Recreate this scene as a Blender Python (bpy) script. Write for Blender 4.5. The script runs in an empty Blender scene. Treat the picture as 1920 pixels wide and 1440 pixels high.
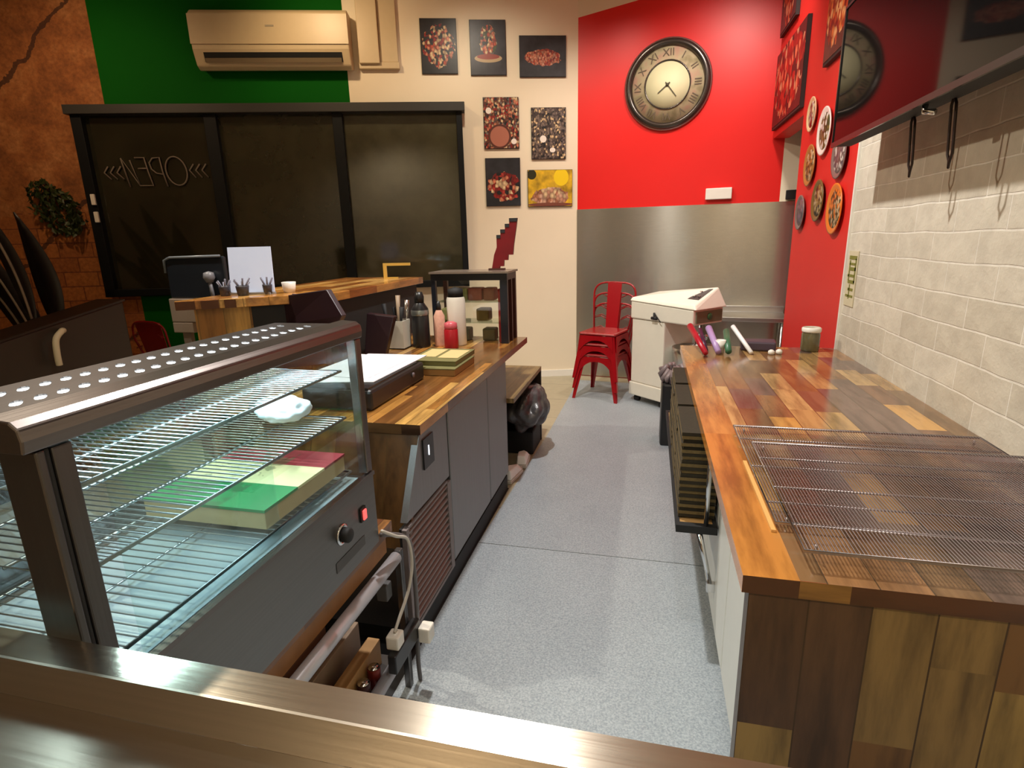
import bpy, bmesh, math, random
from mathutils import Vector, Matrix, Euler
PI = math.pi
R = math.radians
S = bpy.context.scene
COL = S.collection
random.seed(7)

# ---------------------------------------------------------------- camera
FPX = 1050.5
cam_d = bpy.data.cameras.new('camera'); cam = bpy.data.objects.new('camera', cam_d); COL.objects.link(cam)
cam_d.sensor_fit = 'HORIZONTAL'; cam_d.sensor_width = 36.0; cam_d.lens = 36.0 * FPX / 1920.0
cam_d.clip_start = 0.02; cam_d.clip_end = 60
pt, rl, yw = R(14.506), R(-1.4264), R(-13.787)
fwd = Vector((math.sin(yw)*math.cos(pt), math.cos(yw)*math.cos(pt), -math.sin(pt)))
rt0 = Vector((math.cos(yw), -math.sin(yw), 0)); up0 = rt0.cross(fwd)
rt = rt0*math.cos(rl) + up0*math.sin(rl); up = -rt0*math.sin(rl) + up0*math.cos(rl)
mw = Matrix((rt, up, -fwd)).transposed().to_4x4(); mw.translation = Vector((0, 0, 1.58))
cam.matrix_world = mw
S.camera = cam

# ---------------------------------------------------------------- world, exposure
w = bpy.data.worlds.new('night'); S.world = w; w.use_nodes = True
w.node_tree.nodes['Background'].inputs[0].default_value = (0.02, 0.022, 0.03, 1)
w.node_tree.nodes['Background'].inputs[1].default_value = 0.4
S.view_settings.view_transform = 'Standard'; S.view_settings.look = 'None'
S.view_settings.exposure = 0.0; S.view_settings.gamma = 1.0; S.view_settings.use_curve_mapping = False
S.cycles.use_denoising = True
S.cycles.max_bounces = 8; S.cycles.transparent_max_bounces = 24
S.cycles.sample_clamp_indirect = 4.0

# ---------------------------------------------------------------- lamps of the room: ceiling downlights, then added fill spots
CEIL = 4.1
def spot(loc, target, power, col, size=70, blend=.7, rad=.06):
    d = bpy.data.lights.new('downlight_or_fill', 'SPOT'); o = bpy.data.objects.new('downlight_or_fill_light', d); COL.objects.link(o)
    d.energy = power; d.color = col; d.spot_size = R(size); d.spot_blend = blend; d.shadow_soft_size = rad
    o.location = loc; o.rotation_euler = (Vector(target)-Vector(loc)).to_track_quat('-Z', 'Y').to_euler()
    return o
def area(loc, target, power, col, sx, sy):
    d = bpy.data.lights.new('tube_light', 'AREA'); o = bpy.data.objects.new('tube_light', d); COL.objects.link(o)
    d.shape = 'RECTANGLE'; d.size = sx; d.size_y = sy; d.energy = power; d.color = col
    o.location = loc; o.rotation_euler = (Vector(target)-Vector(loc)).to_track_quat('-Z', 'Y').to_euler()
    return o
WARM = (1.0, .72, .42); NEUT = (1.0, .88, .70); COOL = (.93, .97, 1.0)
DAY = (1.0, .965, .92)
spot((-.85, 2.9, 3.95), (-.1, 3.0, .6), 400, DAY, 130)
spot((.55, 4.85, 3.95), (.35, 6.3, 1.5), 165, (1, .90, .80), 110, 1, .10)
spot((-.7, 5.1, 3.95), (-.3, 6.3, 1.5), 75, (1, .88, .74), 105, 1)
spot((-1.5, 4.9, 3.95), (-1.6, 6.2, 1.8), 70, NEUT, 120, 1)
spot((-2.9, 4.4, 3.95), (-3.0, 5.8, 2.8), 60, WARM, 115, 1)
spot((-4.9, 3.3, 3.95), (-5.3, 5.0, 2.4), 75, (1, .66, .38), 105, 1)
spot((-.10, 1.25, 3.95), (-.10, 1.25, 0), 70, DAY, 75)
spot((-3.3, 2.4, 3.95), (-.6, 2.6, 1.2), 260, NEUT, 120)  # added fill spot on the dining side, lifts the shade under the screen
spot((-1.0, -1.0, 3.95), (-.6, -1.6, 1.6), 190, NEUT, 150)  # added broad fill behind the camera, gives the steel something to reflect
spot((.2, -.9, 3.95), (.3, .6, .8), 60, NEUT, 110)  # added fill behind the camera for the bench rim and end panel

# ---------------------------------------------------------------- material helpers
def newmat(name):
    m = bpy.data.materials.new(name); m.use_nodes = True
    nt = m.node_tree; b = nt.nodes['Principled BSDF']
    return m, nt, b
def rgba(c): return (c[0], c[1], c[2], 1)
def srgb(r, g, b):
    f = lambda v: (v/255/12.92) if v/255 <= .04045 else ((v/255+.055)/1.055)**2.4
    return (f(r), f(g), f(b))
def mat(name, col, rough=.5, metal=0, var=.0, scale=20, bump=0, spec=.5, emit=None, es=0, coat=0):
    m, nt, b = newmat(name)
    b.inputs['Base Color'].default_value = rgba(col); b.inputs['Roughness'].default_value = rough
    b.inputs['Metallic'].default_value = metal; b.inputs['Specular IOR Level'].default_value = spec
    b.inputs['Coat Weight'].default_value = coat
    if emit: b.inputs['Emission Color'].default_value = rgba(emit); b.inputs['Emission Strength'].default_value = es
    tc = nt.nodes.new('ShaderNodeTexCoord')
    n = nt.nodes.new('ShaderNodeTexNoise'); n.inputs['Scale'].default_value = scale; n.inputs['Detail'].default_value = 5
    nt.links.new(tc.outputs['Object'], n.inputs['Vector'])
    v = max(var, .04)
    mx = nt.nodes.new('ShaderNodeMix'); mx.data_type = 'RGBA'
    mx.inputs['A'].default_value = rgba([c*(1-v) for c in col]); mx.inputs['B'].default_value = rgba([min(1, c*(1+v)) for c in col])
    nt.links.new(n.outputs['Fac'], mx.inputs['Factor']); nt.links.new(mx.outputs['Result'], b.inputs['Base Color'])
    if bump:
        bp = nt.nodes.new('ShaderNodeBump'); bp.inputs['Strength'].default_value = bump; bp.inputs['Distance'].default_value = .01
        nt.links.new(n.outputs['Fac'], bp.inputs['Height']); nt.links.new(bp.outputs['Normal'], b.inputs['Normal'])
    return m
def M_(nt, op, a, b=None):
    n = nt.nodes.new('ShaderNodeMath'); n.operation = op
    for i, v in enumerate((a, b)):
        if v is None: continue
        if isinstance(v, (int, float)): n.inputs[i].default_value = v
        else: nt.links.new(v, n.inputs[i])
    return n.outputs[0]
def ramp(nt, fac, stops, interp='LINEAR'):
    n = nt.nodes.new('ShaderNodeValToRGB'); n.color_ramp.interpolation = interp
    e = n.color_ramp.elements
    e[0].position = stops[0][0]; e[0].color = rgba(stops[0][1])
    e[1].position = stops[1][0]; e[1].color = rgba(stops[1][1])
    for p, c in stops[2:]:
        x = e.new(p); x.color = rgba(c)
    nt.links.new(fac, n.inputs[0]); return n.outputs[0]
def mixc(nt, fac, a, b, mode='MIX'):
    n = nt.nodes.new('ShaderNodeMix'); n.data_type = 'RGBA'; n.blend_type = mode
    if isinstance(fac, (int, float)): n.inputs['Factor'].default_value = fac
    else: nt.links.new(fac, n.inputs['Factor'])
    for k, v in (('A', a), ('B', b)):
        if isinstance(v, tuple): n.inputs[k].default_value = rgba(v)
        else: nt.links.new(v, n.inputs[k])
    return n.outputs['Result']
def coords(nt, loc=(0, 0, 0), sc=(1, 1, 1), rot=(0, 0, 0)):
    tc = nt.nodes.new('ShaderNodeTexCoord'); mp = nt.nodes.new('ShaderNodeMapping')
    mp.inputs['Location'].default_value = loc; mp.inputs['Scale'].default_value = sc; mp.inputs['Rotation'].default_value = rot
    nt.links.new(tc.outputs['Object'], mp.inputs['Vector']); return mp.outputs[0]
def noise(nt, vec, scale, detail=4, rough=.5):
    n = nt.nodes.new('ShaderNodeTexNoise'); n.inputs['Scale'].default_value = scale; n.inputs['Detail'].default_value = detail
    n.inputs['Roughness'].default_value = rough
    nt.links.new(vec, n.inputs['Vector']); return n.outputs['Fac']

def wood(name, ax=('Y', 'X'), L=.42, W=.085, tones=None, rough=.22, coat=.4, seed=0., grain=1.0):
    """butcher block: staves run along ax[0], are laid side by side along ax[1]"""
    tones = tones or [(0, srgb(96, 52, 22)), (.2, srgb(150, 84, 34)), (.4, srgb(176, 120, 58)), (.6, srgb(120, 66, 32)), (.8, srgb(190, 140, 78)), (.95, srgb(104, 42, 18))]
    m, nt, b = newmat(name)
    v = coords(nt, (seed, seed*.7, seed*.3))
    sp = nt.nodes.new('ShaderNodeSeparateXYZ'); nt.links.new(v, sp.inputs[0])
    a, c = sp.outputs[ax[0]], sp.outputs[ax[1]]
    row = M_(nt, 'FLOOR', M_(nt, 'DIVIDE', c, W))
    wn0 = nt.nodes.new('ShaderNodeTexWhiteNoise'); wn0.noise_dimensions = '1D'; nt.links.new(row, wn0.inputs['W'])
    col = M_(nt, 'FLOOR', M_(nt, 'ADD', M_(nt, 'DIVIDE', a, L), M_(nt, 'MULTIPLY', wn0.outputs['Value'], 7.3)))
    cb = nt.nodes.new('ShaderNodeCombineXYZ'); nt.links.new(row, cb.inputs[0]); nt.links.new(col, cb.inputs[1])
    wn = nt.nodes.new('ShaderNodeTexWhiteNoise'); wn.noise_dimensions = '3D'; nt.links.new(cb.outputs[0], wn.inputs['Vector'])
    base = ramp(nt, wn.outputs['Value'], tones, 'CONSTANT')
    sc = {'X': (1, 1, 1), 'Y': (1, 1, 1), 'Z': (1, 1, 1)}
    s3 = [9, 9, 9]; s3['XYZ'.index(ax[0])] = 1.2
    mp = nt.nodes.new('ShaderNodeMapping'); mp.inputs['Scale'].default_value = s3; nt.links.new(v, mp.inputs['Vector'])
    ofs = nt.nodes.new('ShaderNodeVectorMath'); ofs.operation = 'ADD'; nt.links.new(mp.outputs[0], ofs.inputs[0])
    sc2 = nt.nodes.new('ShaderNodeVectorMath'); sc2.operation = 'SCALE'; sc2.inputs['Scale'].default_value = 13; nt.links.new(wn.outputs['Color'], sc2.inputs[0])
    nt.links.new(sc2.outputs[0], ofs.inputs[1])
    g = noise(nt, ofs.outputs[0], 2.2, 6, .6)
    gr = ramp(nt, g, [(.34, (.34, .30, .28)), (.60, (1.18, 1.15, 1.12))])
    cc = mixc(nt, .75*grain, base, gr, 'MULTIPLY')
    # thin joint lines
    fr = M_(nt, 'FRACT', M_(nt, 'DIVIDE', c, W))
    ln = M_(nt, 'LESS_THAN', M_(nt, 'ABSOLUTE', M_(nt, 'SUBTRACT', fr, .5)), .485)
    cc = mixc(nt, ln, tuple(x*.35 for x in tones[0][1]), cc)
    nt.links.new(cc, b.inputs['Base Color'])
    b.inputs['Roughness'].default_value = rough; b.inputs['Coat Weight'].default_value = coat; b.inputs['Coat Roughness'].default_value = .18
    return m
def steel(name, col=(.62, .61, .58), rough=.28, brush='X', s=1.0, bump=.25, metal=1.0, aniso=0.):
    m, nt, b = newmat(name)
    sc = [160*s, 160*s, 160*s]; sc['XYZ'.index(brush)] = 1.5
    v = coords(nt, sc=tuple(sc)); g = noise(nt, v, 1.0, 3)
    cc = mixc(nt, g, tuple(c*.86 for c in col), tuple(min(1, c*1.08) for c in col))
    nt.links.new(cc, b.inputs['Base Color']); b.inputs['Metallic'].default_value = metal; b.inputs['Roughness'].default_value = rough; b.inputs['Anisotropic'].default_value = aniso; b.inputs['Anisotropic Rotation'].default_value = .25 if aniso else 0
    bp = nt.nodes.new('ShaderNodeBump'); bp.inputs['Strength'].default_value = bump; bp.inputs['Distance'].default_value = .002
    nt.links.new(g, bp.inputs['Height']); nt.links.new(bp.outputs['Normal'], b.inputs['Normal'])
    return m
def glassmat(name, tint=(.9, 1, 1), alpha=.9, rough=.02):
    m = bpy.data.materials.new(name); m.use_nodes = True; nt = m.node_tree; nt.nodes.clear()
    o = nt.nodes.new('ShaderNodeOutputMaterial'); mx = nt.nodes.new('ShaderNodeMixShader')
    t = nt.nodes.new('ShaderNodeBsdfTransparent'); g = nt.nodes.new('ShaderNodeBsdfGlossy'); f = nt.nodes.new('ShaderNodeFresnel')
    t.inputs[0].default_value = rgba(tint); g.inputs['Roughness'].default_value = rough; g.inputs[0].default_value = (1, 1, 1, 1)
    gm_ = nt.nodes.new('ShaderNodeNewGeometry'); q_ = nt.nodes.new('ShaderNodeMath'); q_.operation = 'MULTIPLY_ADD'
    q_.inputs[1].default_value = 1/1.45-1.45; q_.inputs[2].default_value = 1.45; nt.links.new(gm_.outputs['Backfacing'], q_.inputs[0]); nt.links.new(q_.outputs[0], f.inputs[0])
    nt.links.new(f.outputs[0], mx.inputs[0]); nt.links.new(t.outputs[0], mx.inputs[1]); nt.links.new(g.outputs[0], mx.inputs[2])
    nt.links.new(mx.outputs[0], o.inputs[0]); return m

# ---------------------------------------------------------------- mesh builder
class MB:
    def __init__(s): s.v = []; s.f = []; s.m = []; s.mi = 0; s.sm = []; s.smooth = False
    def _add(s, vs, fs):
        k = len(s.v); s.v += [tuple(x) for x in vs]
        for f in fs: s.f.append(tuple(i+k for i in f)); s.m.append(s.mi); s.sm.append(s.smooth)
        return s
    def box(s, a, b, M=None):
        x0, y0, z0 = a; x1, y1, z1 = b
        x0, x1 = min(x0, x1), max(x0, x1); y0, y1 = min(y0, y1), max(y0, y1); z0, z1 = min(z0, z1), max(z0, z1)
        vs = [Vector(p) for p in ((x0, y0, z0), (x1, y0, z0), (x1, y1, z0), (x0, y1, z0), (x0, y0, z1), (x1, y0, z1), (x1, y1, z1), (x0, y1, z1))]
        if M is not None: vs = [M @ p for p in vs]
        return s._add(vs, [(0, 3, 2, 1), (4, 5, 6, 7), (0, 1, 5, 4), (1, 2, 6, 5), (2, 3, 7, 6), (3, 0, 4, 7)])
    def prism(s, pts, d, M=None):
        """pts: 3D polygon, d: extrusion vector"""
        n = len(pts); P = [Vector(p) for p in pts]; D = Vector(d); vs = P + [p+D for p in P]
        if M is not None: vs = [M @ p for p in vs]
        return s._add(vs, [tuple(range(n))[::-1], tuple(range(n, 2*n))] + [(i, (i+1) % n, n+(i+1) % n, n+i) for i in range(n)])
    def tube(s, pts, r, n=10, cap=True, closed=False):
        P = [Vector(p) for p in pts]; rr = r if isinstance(r, (list, tuple)) else [r]*len(P)
        rings = []; prev = None; N = len(P)
        for i, p in enumerate(P):
            if closed: t = P[(i+1) % N]-P[i-1]
            else: t = (P[min(i+1, N-1)]-P[max(i-1, 0)])
            t.normalize()
            if prev is None:
                a = Vector((0, 0, 1)) if abs(t.z) < .9 else Vector((1, 0, 0)); u = t.cross(a).normalized()
            else: u = (prev - t*prev.dot(t)).normalized()
            prev = u; w_ = t.cross(u)
            rings.append([p + (u*math.cos(2*PI*k/n) + w_*math.sin(2*PI*k/n))*rr[i] for k in range(n)])
        vs = [q for rg in rings for q in rg]; fs = []
        for i in range(N if closed else N-1):
            j = (i+1) % N
            for k in range(n): fs.append((i*n+k, i*n+(k+1) % n, j*n+(k+1) % n, j*n+k))
        if cap and not closed: fs += [tuple(range(n))[::-1], tuple(range((N-1)*n, N*n))]
        sm = s.smooth; s.smooth = True; s._add(vs, fs); s.smooth = sm; return s
    def cyl(s, p0, p1, r, n=16): 
        return s.tube([p0, p1], r, n)
    def lathe(s, prof, M=None, n=32, capend=False):
        """prof: list of (radius, height) around local z"""
        vs = []; fs = []
        for r, h in prof:
            for k in range(n): 
                p = Vector((r*math.cos(2*PI*k/n), r*math.sin(2*PI*k/n), h)); vs.append(M @ p if M is not None else p)
        for i in range(len(prof)-1):
            for k in range(n): fs.append((i*n+k, i*n+(k+1) % n, (i+1)*n+(k+1) % n, (i+1)*n+k))
        if prof[0][0] > 1e-6: fs.append(tuple(range(n))[::-1])
        if capend and prof[-1][0] > 1e-6: fs.append(tuple(range((len(prof)-1)*n, len(prof)*n)))
        sm = s.smooth; s.smooth = True; s._add(vs, fs); s.smooth = sm; return s
    def quad(s, a, b, c, d): return s._add([a, b, c, d], [(0, 1, 2, 3)])
    def build(s, name, mats, parent=None, world=False, bevel=0, seg=2, shift=True):
        vs = [Vector(p) for p in s.v]; org = Vector((0, 0, 0))
        if parent is not None and world:
            inv = parent.matrix_basis.inverted(); 
            if parent.parent: inv = inv @ parent.parent.matrix_basis.inverted()
            vs = [inv @ p for p in vs]
        if parent is None and shift:
            xs = [p.x for p in vs]; ys = [p.y for p in vs]; zs = [p.z for p in vs]
            org = Vector(((min(xs)+max(xs))/2, (min(ys)+max(ys))/2, min(zs))); vs = [p-org for p in vs]
        me = bpy.data.meshes.new(name); me.from_pydata([tuple(p) for p in vs], [], s.f)
        if not isinstance(mats, (list, tuple)): mats = [mats]
        for m in mats: me.materials.append(m)
        for p, mi, sm in zip(me.polygons, s.m, s.sm): p.material_index = mi; p.use_smooth = sm
        bm = bmesh.new(); bm.from_mesh(me); bmesh.ops.remove_doubles(bm, verts=bm.verts, dist=1e-6)
        bmesh.ops.recalc_face_normals(bm, faces=bm.faces); bm.to_mesh(me); bm.free(); me.update()
        o = bpy.data.objects.new(name, me); COL.objects.link(o); o.location = org
        if parent is not None: o.parent = parent
        if bevel:
            md = o.modifiers.new('bevel', 'BEVEL'); md.width = bevel; md.segments = seg; md.limit_method = 'ANGLE'; md.angle_limit = R(40)
        return o
def tag(o, label, cat, group=None, kind=None):
    if label: o['label'] = label
    if cat: o['category'] = cat
    if group: o['group'] = group
    if kind: o['kind'] = kind
    return o
def empty(name, loc, rz=0, label=None, cat=None, group=None):
    o = bpy.data.objects.new(name, None); COL.objects.link(o); o.location = loc; o.rotation_euler = (0, 0, rz); o.empty_display_size = .1
    o.matrix_basis = Matrix.Translation(Vector(loc)) @ Matrix.Rotation(rz, 4, 'Z')
    return tag(o, label, cat, group)
def struct(o, label=None): o['kind'] = 'structure'; (label and o.__setitem__('label', label)); return o
def copy_tree(o, parent=None):
    c = o.copy(); COL.objects.link(c)
    if parent: c.parent = parent
    for ch in [x for x in o.children]: copy_tree(ch, c)
    return c
def text_geo(mb, txt, size, Mx, extr=.001, mi=0):
    cu = bpy.data.curves.new('t', 'FONT'); cu.body = txt; cu.size = size; cu.align_x = 'CENTER'; cu.align_y = 'CENTER'; cu.extrude = extr
    ob = bpy.data.objects.new('t', cu); COL.objects.link(ob)
    me = bpy.data.meshes.new_from_object(ob)
    vs = [Mx @ v.co for v in me.vertices]; k = mb.mi; mb.mi = mi
    mb._add(vs, [tuple(p.vertices) for p in me.polygons]); mb.mi = k
    bpy.data.objects.remove(ob); bpy.data.curves.remove(cu); bpy.data.meshes.remove(me)

def smooth_path(P_, n=8):
    P_ = [Vector(p) for p in P_]; out = []
    for i in range(len(P_)-1):
        p0 = P_[max(i-1, 0)]; p1 = P_[i]; p2 = P_[i+1]; p3 = P_[min(i+2, len(P_)-1)]
        for k in range(n):
            t = k/n; out.append(.5*((2*p1)+(-p0+p2)*t+(2*p0-5*p1+4*p2-p3)*t*t+(-p0+3*p1-3*p2+p3)*t**3))
    out.append(P_[-1]); return out

# ---------------------------------------------------------------- shared materials
m_cream = mat('cream_paint', srgb(236, 222, 196), .55, var=.02, scale=3)
m_green = mat('green_paint', srgb(2, 88, 10), .8, var=.05, scale=3, spec=.15)
m_red = mat('red_paint', srgb(226, 16, 12), .42, var=.04, scale=3)
m_redd = mat('red_paint_pier', srgb(214, 40, 34), .5, var=.05, scale=3)
m_ceil = mat('ceiling_paint', srgb(225, 212, 190), .7)
m_black = mat('black_plastic', (.012, .012, .013), .35)
m_blackm = mat('black_matt', (.010, .010, .011), .7)
m_white = mat('white_plastic', srgb(236, 232, 222), .35)
m_steel = steel('brushed_steel')
m_darkst = steel('dark_steel', (.20, .19, .185), .33, 'Y', bump=.15)
m_chrome = mat('chrome', (.75, .75, .76), .12, 1)
m_wire = mat('bright_wire', (.42, .45, .47), .3, 1)
m_card = mat('cardboard', srgb(190, 160, 112), .85, var=.1, scale=30)
m_redmetal = mat('red_powder_coat', srgb(150, 10, 20), .28, var=.05, coat=.3)

# ================================================================= SETTING
# cream wall frame: origin in the corner, s metres to the left of it
A18 = R(18); C0 = Vector((-.793, 6.457, 0))
def WF(s, off, z):   # point on cream wall: s left of corner, off into the room
    u = Vector((-math.cos(A18), -math.sin(A18), 0)); n = Vector((math.sin(A18), -math.cos(A18), 0))
    return C0 + u*s + n*off + Vector((0, 0, z))
A85 = R(-8.5)
def RF(t, off, z):   # point on red wall: t right of corner
    u = Vector((math.cos(A85), math.sin(A85), 0)); n = Vector((math.sin(A85), -math.cos(A85), 0))
    return C0 + u*t + n*off + Vector((0, 0, z))
def wpoly(mb, F, pts, mi, th=-.12):
    mb.mi = mi; f = [F(s, 0, z) for s, z in pts]; b = F(0, th, 0)-F(0, 0, 0); mb.prism(f, b)

# mural: warm orange plaster above, brick courses below, dark cracks, ivy patch
def mural_mat():
    m, nt, b = newmat('printed_mural')
    v = coords(nt, rot=(0, 0, -A18))
    sp = nt.nodes.new('ShaderNodeSeparateXYZ'); nt.links.new(v, sp.inputs[0])
    n1 = noise(nt, v, 3.0, 8, .65); n2 = noise(nt, v, 28, 4, .7)
    base = ramp(nt, n1, [(.3, srgb(112, 64, 28)), (.5, srgb(158, 96, 48)), (.72, srgb(190, 130, 78))])
    base = mixc(nt, .55, base, ramp(nt, n2, [(.35, (.45, .4, .35)), (.65, (1.2, 1.15, 1.1))]), 'MULTIPLY')
    cb = nt.nodes.new('ShaderNodeCombineXYZ'); nt.links.new(sp.outputs[0], cb.inputs[0]); nt.links.new(sp.outputs[2], cb.inputs[1])
    br = nt.nodes.new('ShaderNodeTexBrick'); br.inputs['Scale'].default_value = 1
    br.inputs['Brick Width'].default_value = .34; br.inputs['Row Height'].default_value = .15; br.inputs['Mortar Size'].default_value = .009; br.inputs['Mortar Smooth'].default_value = .8
    br.inputs['Color1'].default_value = rgba(srgb(176, 108, 50)); br.inputs['Color2'].default_value = rgba(srgb(156, 92, 44)); br.inputs['Mortar'].default_value = rgba(srgb(116, 62, 32))
    nt.links.new(cb.outputs[0], br.inputs['Vector'])
    bc = mixc(nt, .6, br.outputs['Color'], ramp(nt, n2, [(.35, (.5, .45, .4)), (.65, (1.2, 1.15, 1.1))]), 'MULTIPLY')
    h = M_(nt, 'ADD', sp.outputs[2], M_(nt, 'MULTIPLY', M_(nt, 'SUBTRACT', n1, .5), .9))
    k = ramp(nt, h, [(.0, (0, 0, 0)), (.5, (0, 0, 0))])
    lt = M_(nt, 'LESS_THAN', h, 1.95)
    col = mixc(nt, lt, base, bc)
    # crack lines running diagonally
    d = M_(nt, 'ADD', M_(nt, 'SUBTRACT', sp.outputs[2], M_(nt, 'MULTIPLY', sp.outputs[0], .92)), M_(nt, 'MULTIPLY', M_(nt, 'SUBTRACT', noise(nt, v, 2.3, 6, .6), .5), .5))
    fr = M_(nt, 'ABSOLUTE', M_(nt, 'SUBTRACT', M_(nt, 'FRACT', M_(nt, 'MULTIPLY', d, .62)), .5))
    cr = M_(nt, 'LESS_THAN', fr, .016)
    col = mixc(nt, M_(nt, 'MULTIPLY', cr, .8), col, srgb(42, 18, 12))
    nt.links.new(col, b.inputs['Base Color']); b.inputs['Roughness'].default_value = .8
    return m
m_mural = mural_mat()
g = MB()
TOP = CEIL
wpoly(g, WF, [(-.02, 0), (2.36, 0), (2.36, TOP), (-.02, TOP)], 0)
wpoly(g, WF, [(2.36, 0), (4.76, 0), (4.76, TOP), (2.36, TOP)], 1)
wpoly(g, WF, [(4.76, 0), (9.0, 0), (9.0, TOP), (4.76, TOP)], 2)
struct(g.build('wall_back_left', [m_cream, m_green, m_mural], shift=False), 'back wall painted cream and green with an orange brick and plaster mural')
g = MB()
wpoly(g, RF, [(0, 0), (2.02, 0), (2.02, 3.955), (0, 3.747)], 0)
wpoly(g, RF, [(0, 3.747), (2.02, 3.955), (2.02, TOP), (0, TOP)], 1)
wpoly(g, RF, [(2.02, 0), (3.0, 0), (3.0, TOP), (2.02, TOP)], 1)
struct(g.build('wall_back', [m_red, m_cream], shift=False), 'red back wall above the steel sheet')
# right wall: white brick part, red pier part, red header over the doorway
def brick_mat():
    m, nt, b = newmat('white_painted_stone')
    tc = nt.nodes.new('ShaderNodeTexCoord'); sp = nt.nodes.new('ShaderNodeSeparateXYZ'); nt.links.new(tc.outputs['Object'], sp.inputs[0])
    wob = noise(nt, tc.outputs['Object'], 2.5, 3)
    cb = nt.nodes.new('ShaderNodeCombineXYZ'); nt.links.new(sp.outputs[1], cb.inputs[0])
    nt.links.new(M_(nt, 'ADD', sp.outputs[2], M_(nt, 'MULTIPLY', wob, .03)), cb.inputs[1])
    br = nt.nodes.new('ShaderNodeTexBrick'); br.inputs['Scale'].default_value = 1; br.offset = .45
    br.inputs['Brick Width'].default_value = .33; br.inputs['Row Height'].default_value = .113; br.inputs['Mortar Size'].default_value = .004
    br.inputs['Mortar Smooth'].default_value = .35; br.inputs['Bias'].default_value = .1
    br.inputs['Color1'].default_value = rgba(srgb(214, 207, 190)); br.inputs['Color2'].default_value = rgba(srgb(198, 190, 172)); br.inputs['Mortar'].default_value = rgba(srgb(228, 222, 208))
    nt.links.new(cb.outputs[0], br.inputs['Vector'])
    n1 = noise(nt, tc.outputs['Object'], 9, 8, .62)
    c = mixc(nt, .35, br.outputs['Color'], ramp(nt, n1, [(.35, (.7, .68, .66)), (.6, (1.08, 1.08, 1.06))]), 'MULTIPLY')
    nt.links.new(c, b.inputs['Base Color']); b.inputs['Roughness'].default_value = .6
    h = M_(nt, 'ADD', M_(nt, 'MULTIPLY', br.outputs['Fac'], -1.0), M_(nt, 'MULTIPLY', n1, 1.3))
    bp = nt.nodes.new('ShaderNodeBump'); bp.inputs['Strength'].default_value = .55; bp.inputs['Distance'].default_value = .012
    nt.links.new(h, bp.inputs['Height']); nt.links.new(bp.outputs['Normal'], b.inputs['Normal'])
    return m
XW = 1.10
g = MB(); g.box((XW, -2.2, 0), (XW+.14, 3.64, TOP))
struct(g.build('wall_right', brick_mat(), shift=False), 'white painted brick wall beside the long wooden worktop')
g = MB(); g.box((XW+.002, 3.64, 0), (XW+.14, 5.03, TOP)).box((XW+.002, 5.03, 2.44), (XW+.14, 6.16, TOP))
struct(g.build('wall_pier', m_redd, shift=False), 'red side wall and header over the doorway')
g = MB(); g.box((XW-.012, 3.622, .9), (XW+.01, 3.64, 2.9))
struct(g.build('trim_1', m_white, shift=False), 'pale edge strip where the white brick meets the red wall')
g = MB(); g.box((2.3, 3.64, 0), (2.42, 6.3, TOP))
struct(g.build('wall_corridor', m_cream, shift=False))
g = MB(); g.box((-8.2, -2.4, 0), (-8.06, 4.5, TOP))
struct(g.build('wall_left', mat('dark_wall', srgb(90, 62, 40), .8), shift=False))
g = MB(); g.box((-8.2, -2.5, 0), (1.3, -2.38, TOP))
struct(g.build('wall_front', m_cream, shift=False))
g = MB(); g.box((-9.6, -2.5, TOP), (2.5, 7.2, TOP+.1))
struct(g.build('ceiling', m_ceil, shift=False))
# floor
def tile_mat():
    m, nt, b = newmat('pale_floor_tiles')
    v = coords(nt)
    br = nt.nodes.new('ShaderNodeTexBrick'); br.offset = 0; br.inputs['Scale'].default_value = 1; br.inputs['Brick Width'].default_value = .6; br.inputs['Row Height'].default_value = .6
    br.inputs['Mortar Size'].default_value = .004; br.inputs['Color1'].default_value = rgba(srgb(176, 166, 138)); br.inputs['Color2'].default_value = rgba(srgb(166, 156, 130)); br.inputs['Mortar'].default_value = rgba(srgb(110, 102, 86))
    nt.links.new(v, br.inputs['Vector']); c = mixc(nt, .3, br.outputs['Color'], ramp(nt, noise(nt, v, 14, 6), [(.3, (.7, .7, .7)), (.7, (1.1, 1.1, 1.1))]), 'MULTIPLY')
    nt.links.new(c, b.inputs['Base Color']); b.inputs['Roughness'].default_value = .35; return m
g = MB(); g.box((-9.6, -2.5, -.06), (2.5, 7.2, 0)); struct(g.build('floor', tile_mat(), shift=False))
def mat_mat(name, c1, c2):
    m, nt, b = newmat(name); v = coords(nt)
    n1 = noise(nt, v, 130, 3, .8); n2 = noise(nt, v, 3, 5)
    c = ramp(nt, n1, [(.35, c1), (.65, c2)])
    c = mixc(nt, .35, c, ramp(nt, n2, [(.3, (.78, .8, .82)), (.7, (1.08, 1.08, 1.08))]), 'MULTIPLY')
    nt.links.new(c, b.inputs['Base Color']); b.inputs['Roughness'].default_value = .42
    bp = nt.nodes.new('ShaderNodeBump'); bp.inputs['Strength'].default_value = .2; bp.inputs['Distance'].default_value = .003
    nt.links.new(n1, bp.inputs['Height']); nt.links.new(bp.outputs['Normal'], b.inputs['Normal']); return m
m_vinyl = mat_mat('speckled_grey_vinyl', srgb(132, 142, 150), srgb(176, 185, 190))
m_vinyl2 = mat_mat('speckled_grey_vinyl_far', srgb(130, 139, 146), srgb(172, 180, 185))
g = MB(); g.box((-.84, .3, 0), (1.09, 2.575, .006))
tag(g.build('floor_mat', m_vinyl), 'lighter grey speckled floor sheet nearest the steel bench', 'floor mat', 'grey floor sheets in the aisle')
g = MB(); g.prism([(-.84, 2.58, 0), (1.09, 2.58, 0), (1.09, 6.0, 0), (-.74, 6.2, 0), (-.77, 4.3, 0)], (0, 0, .006))
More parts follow.
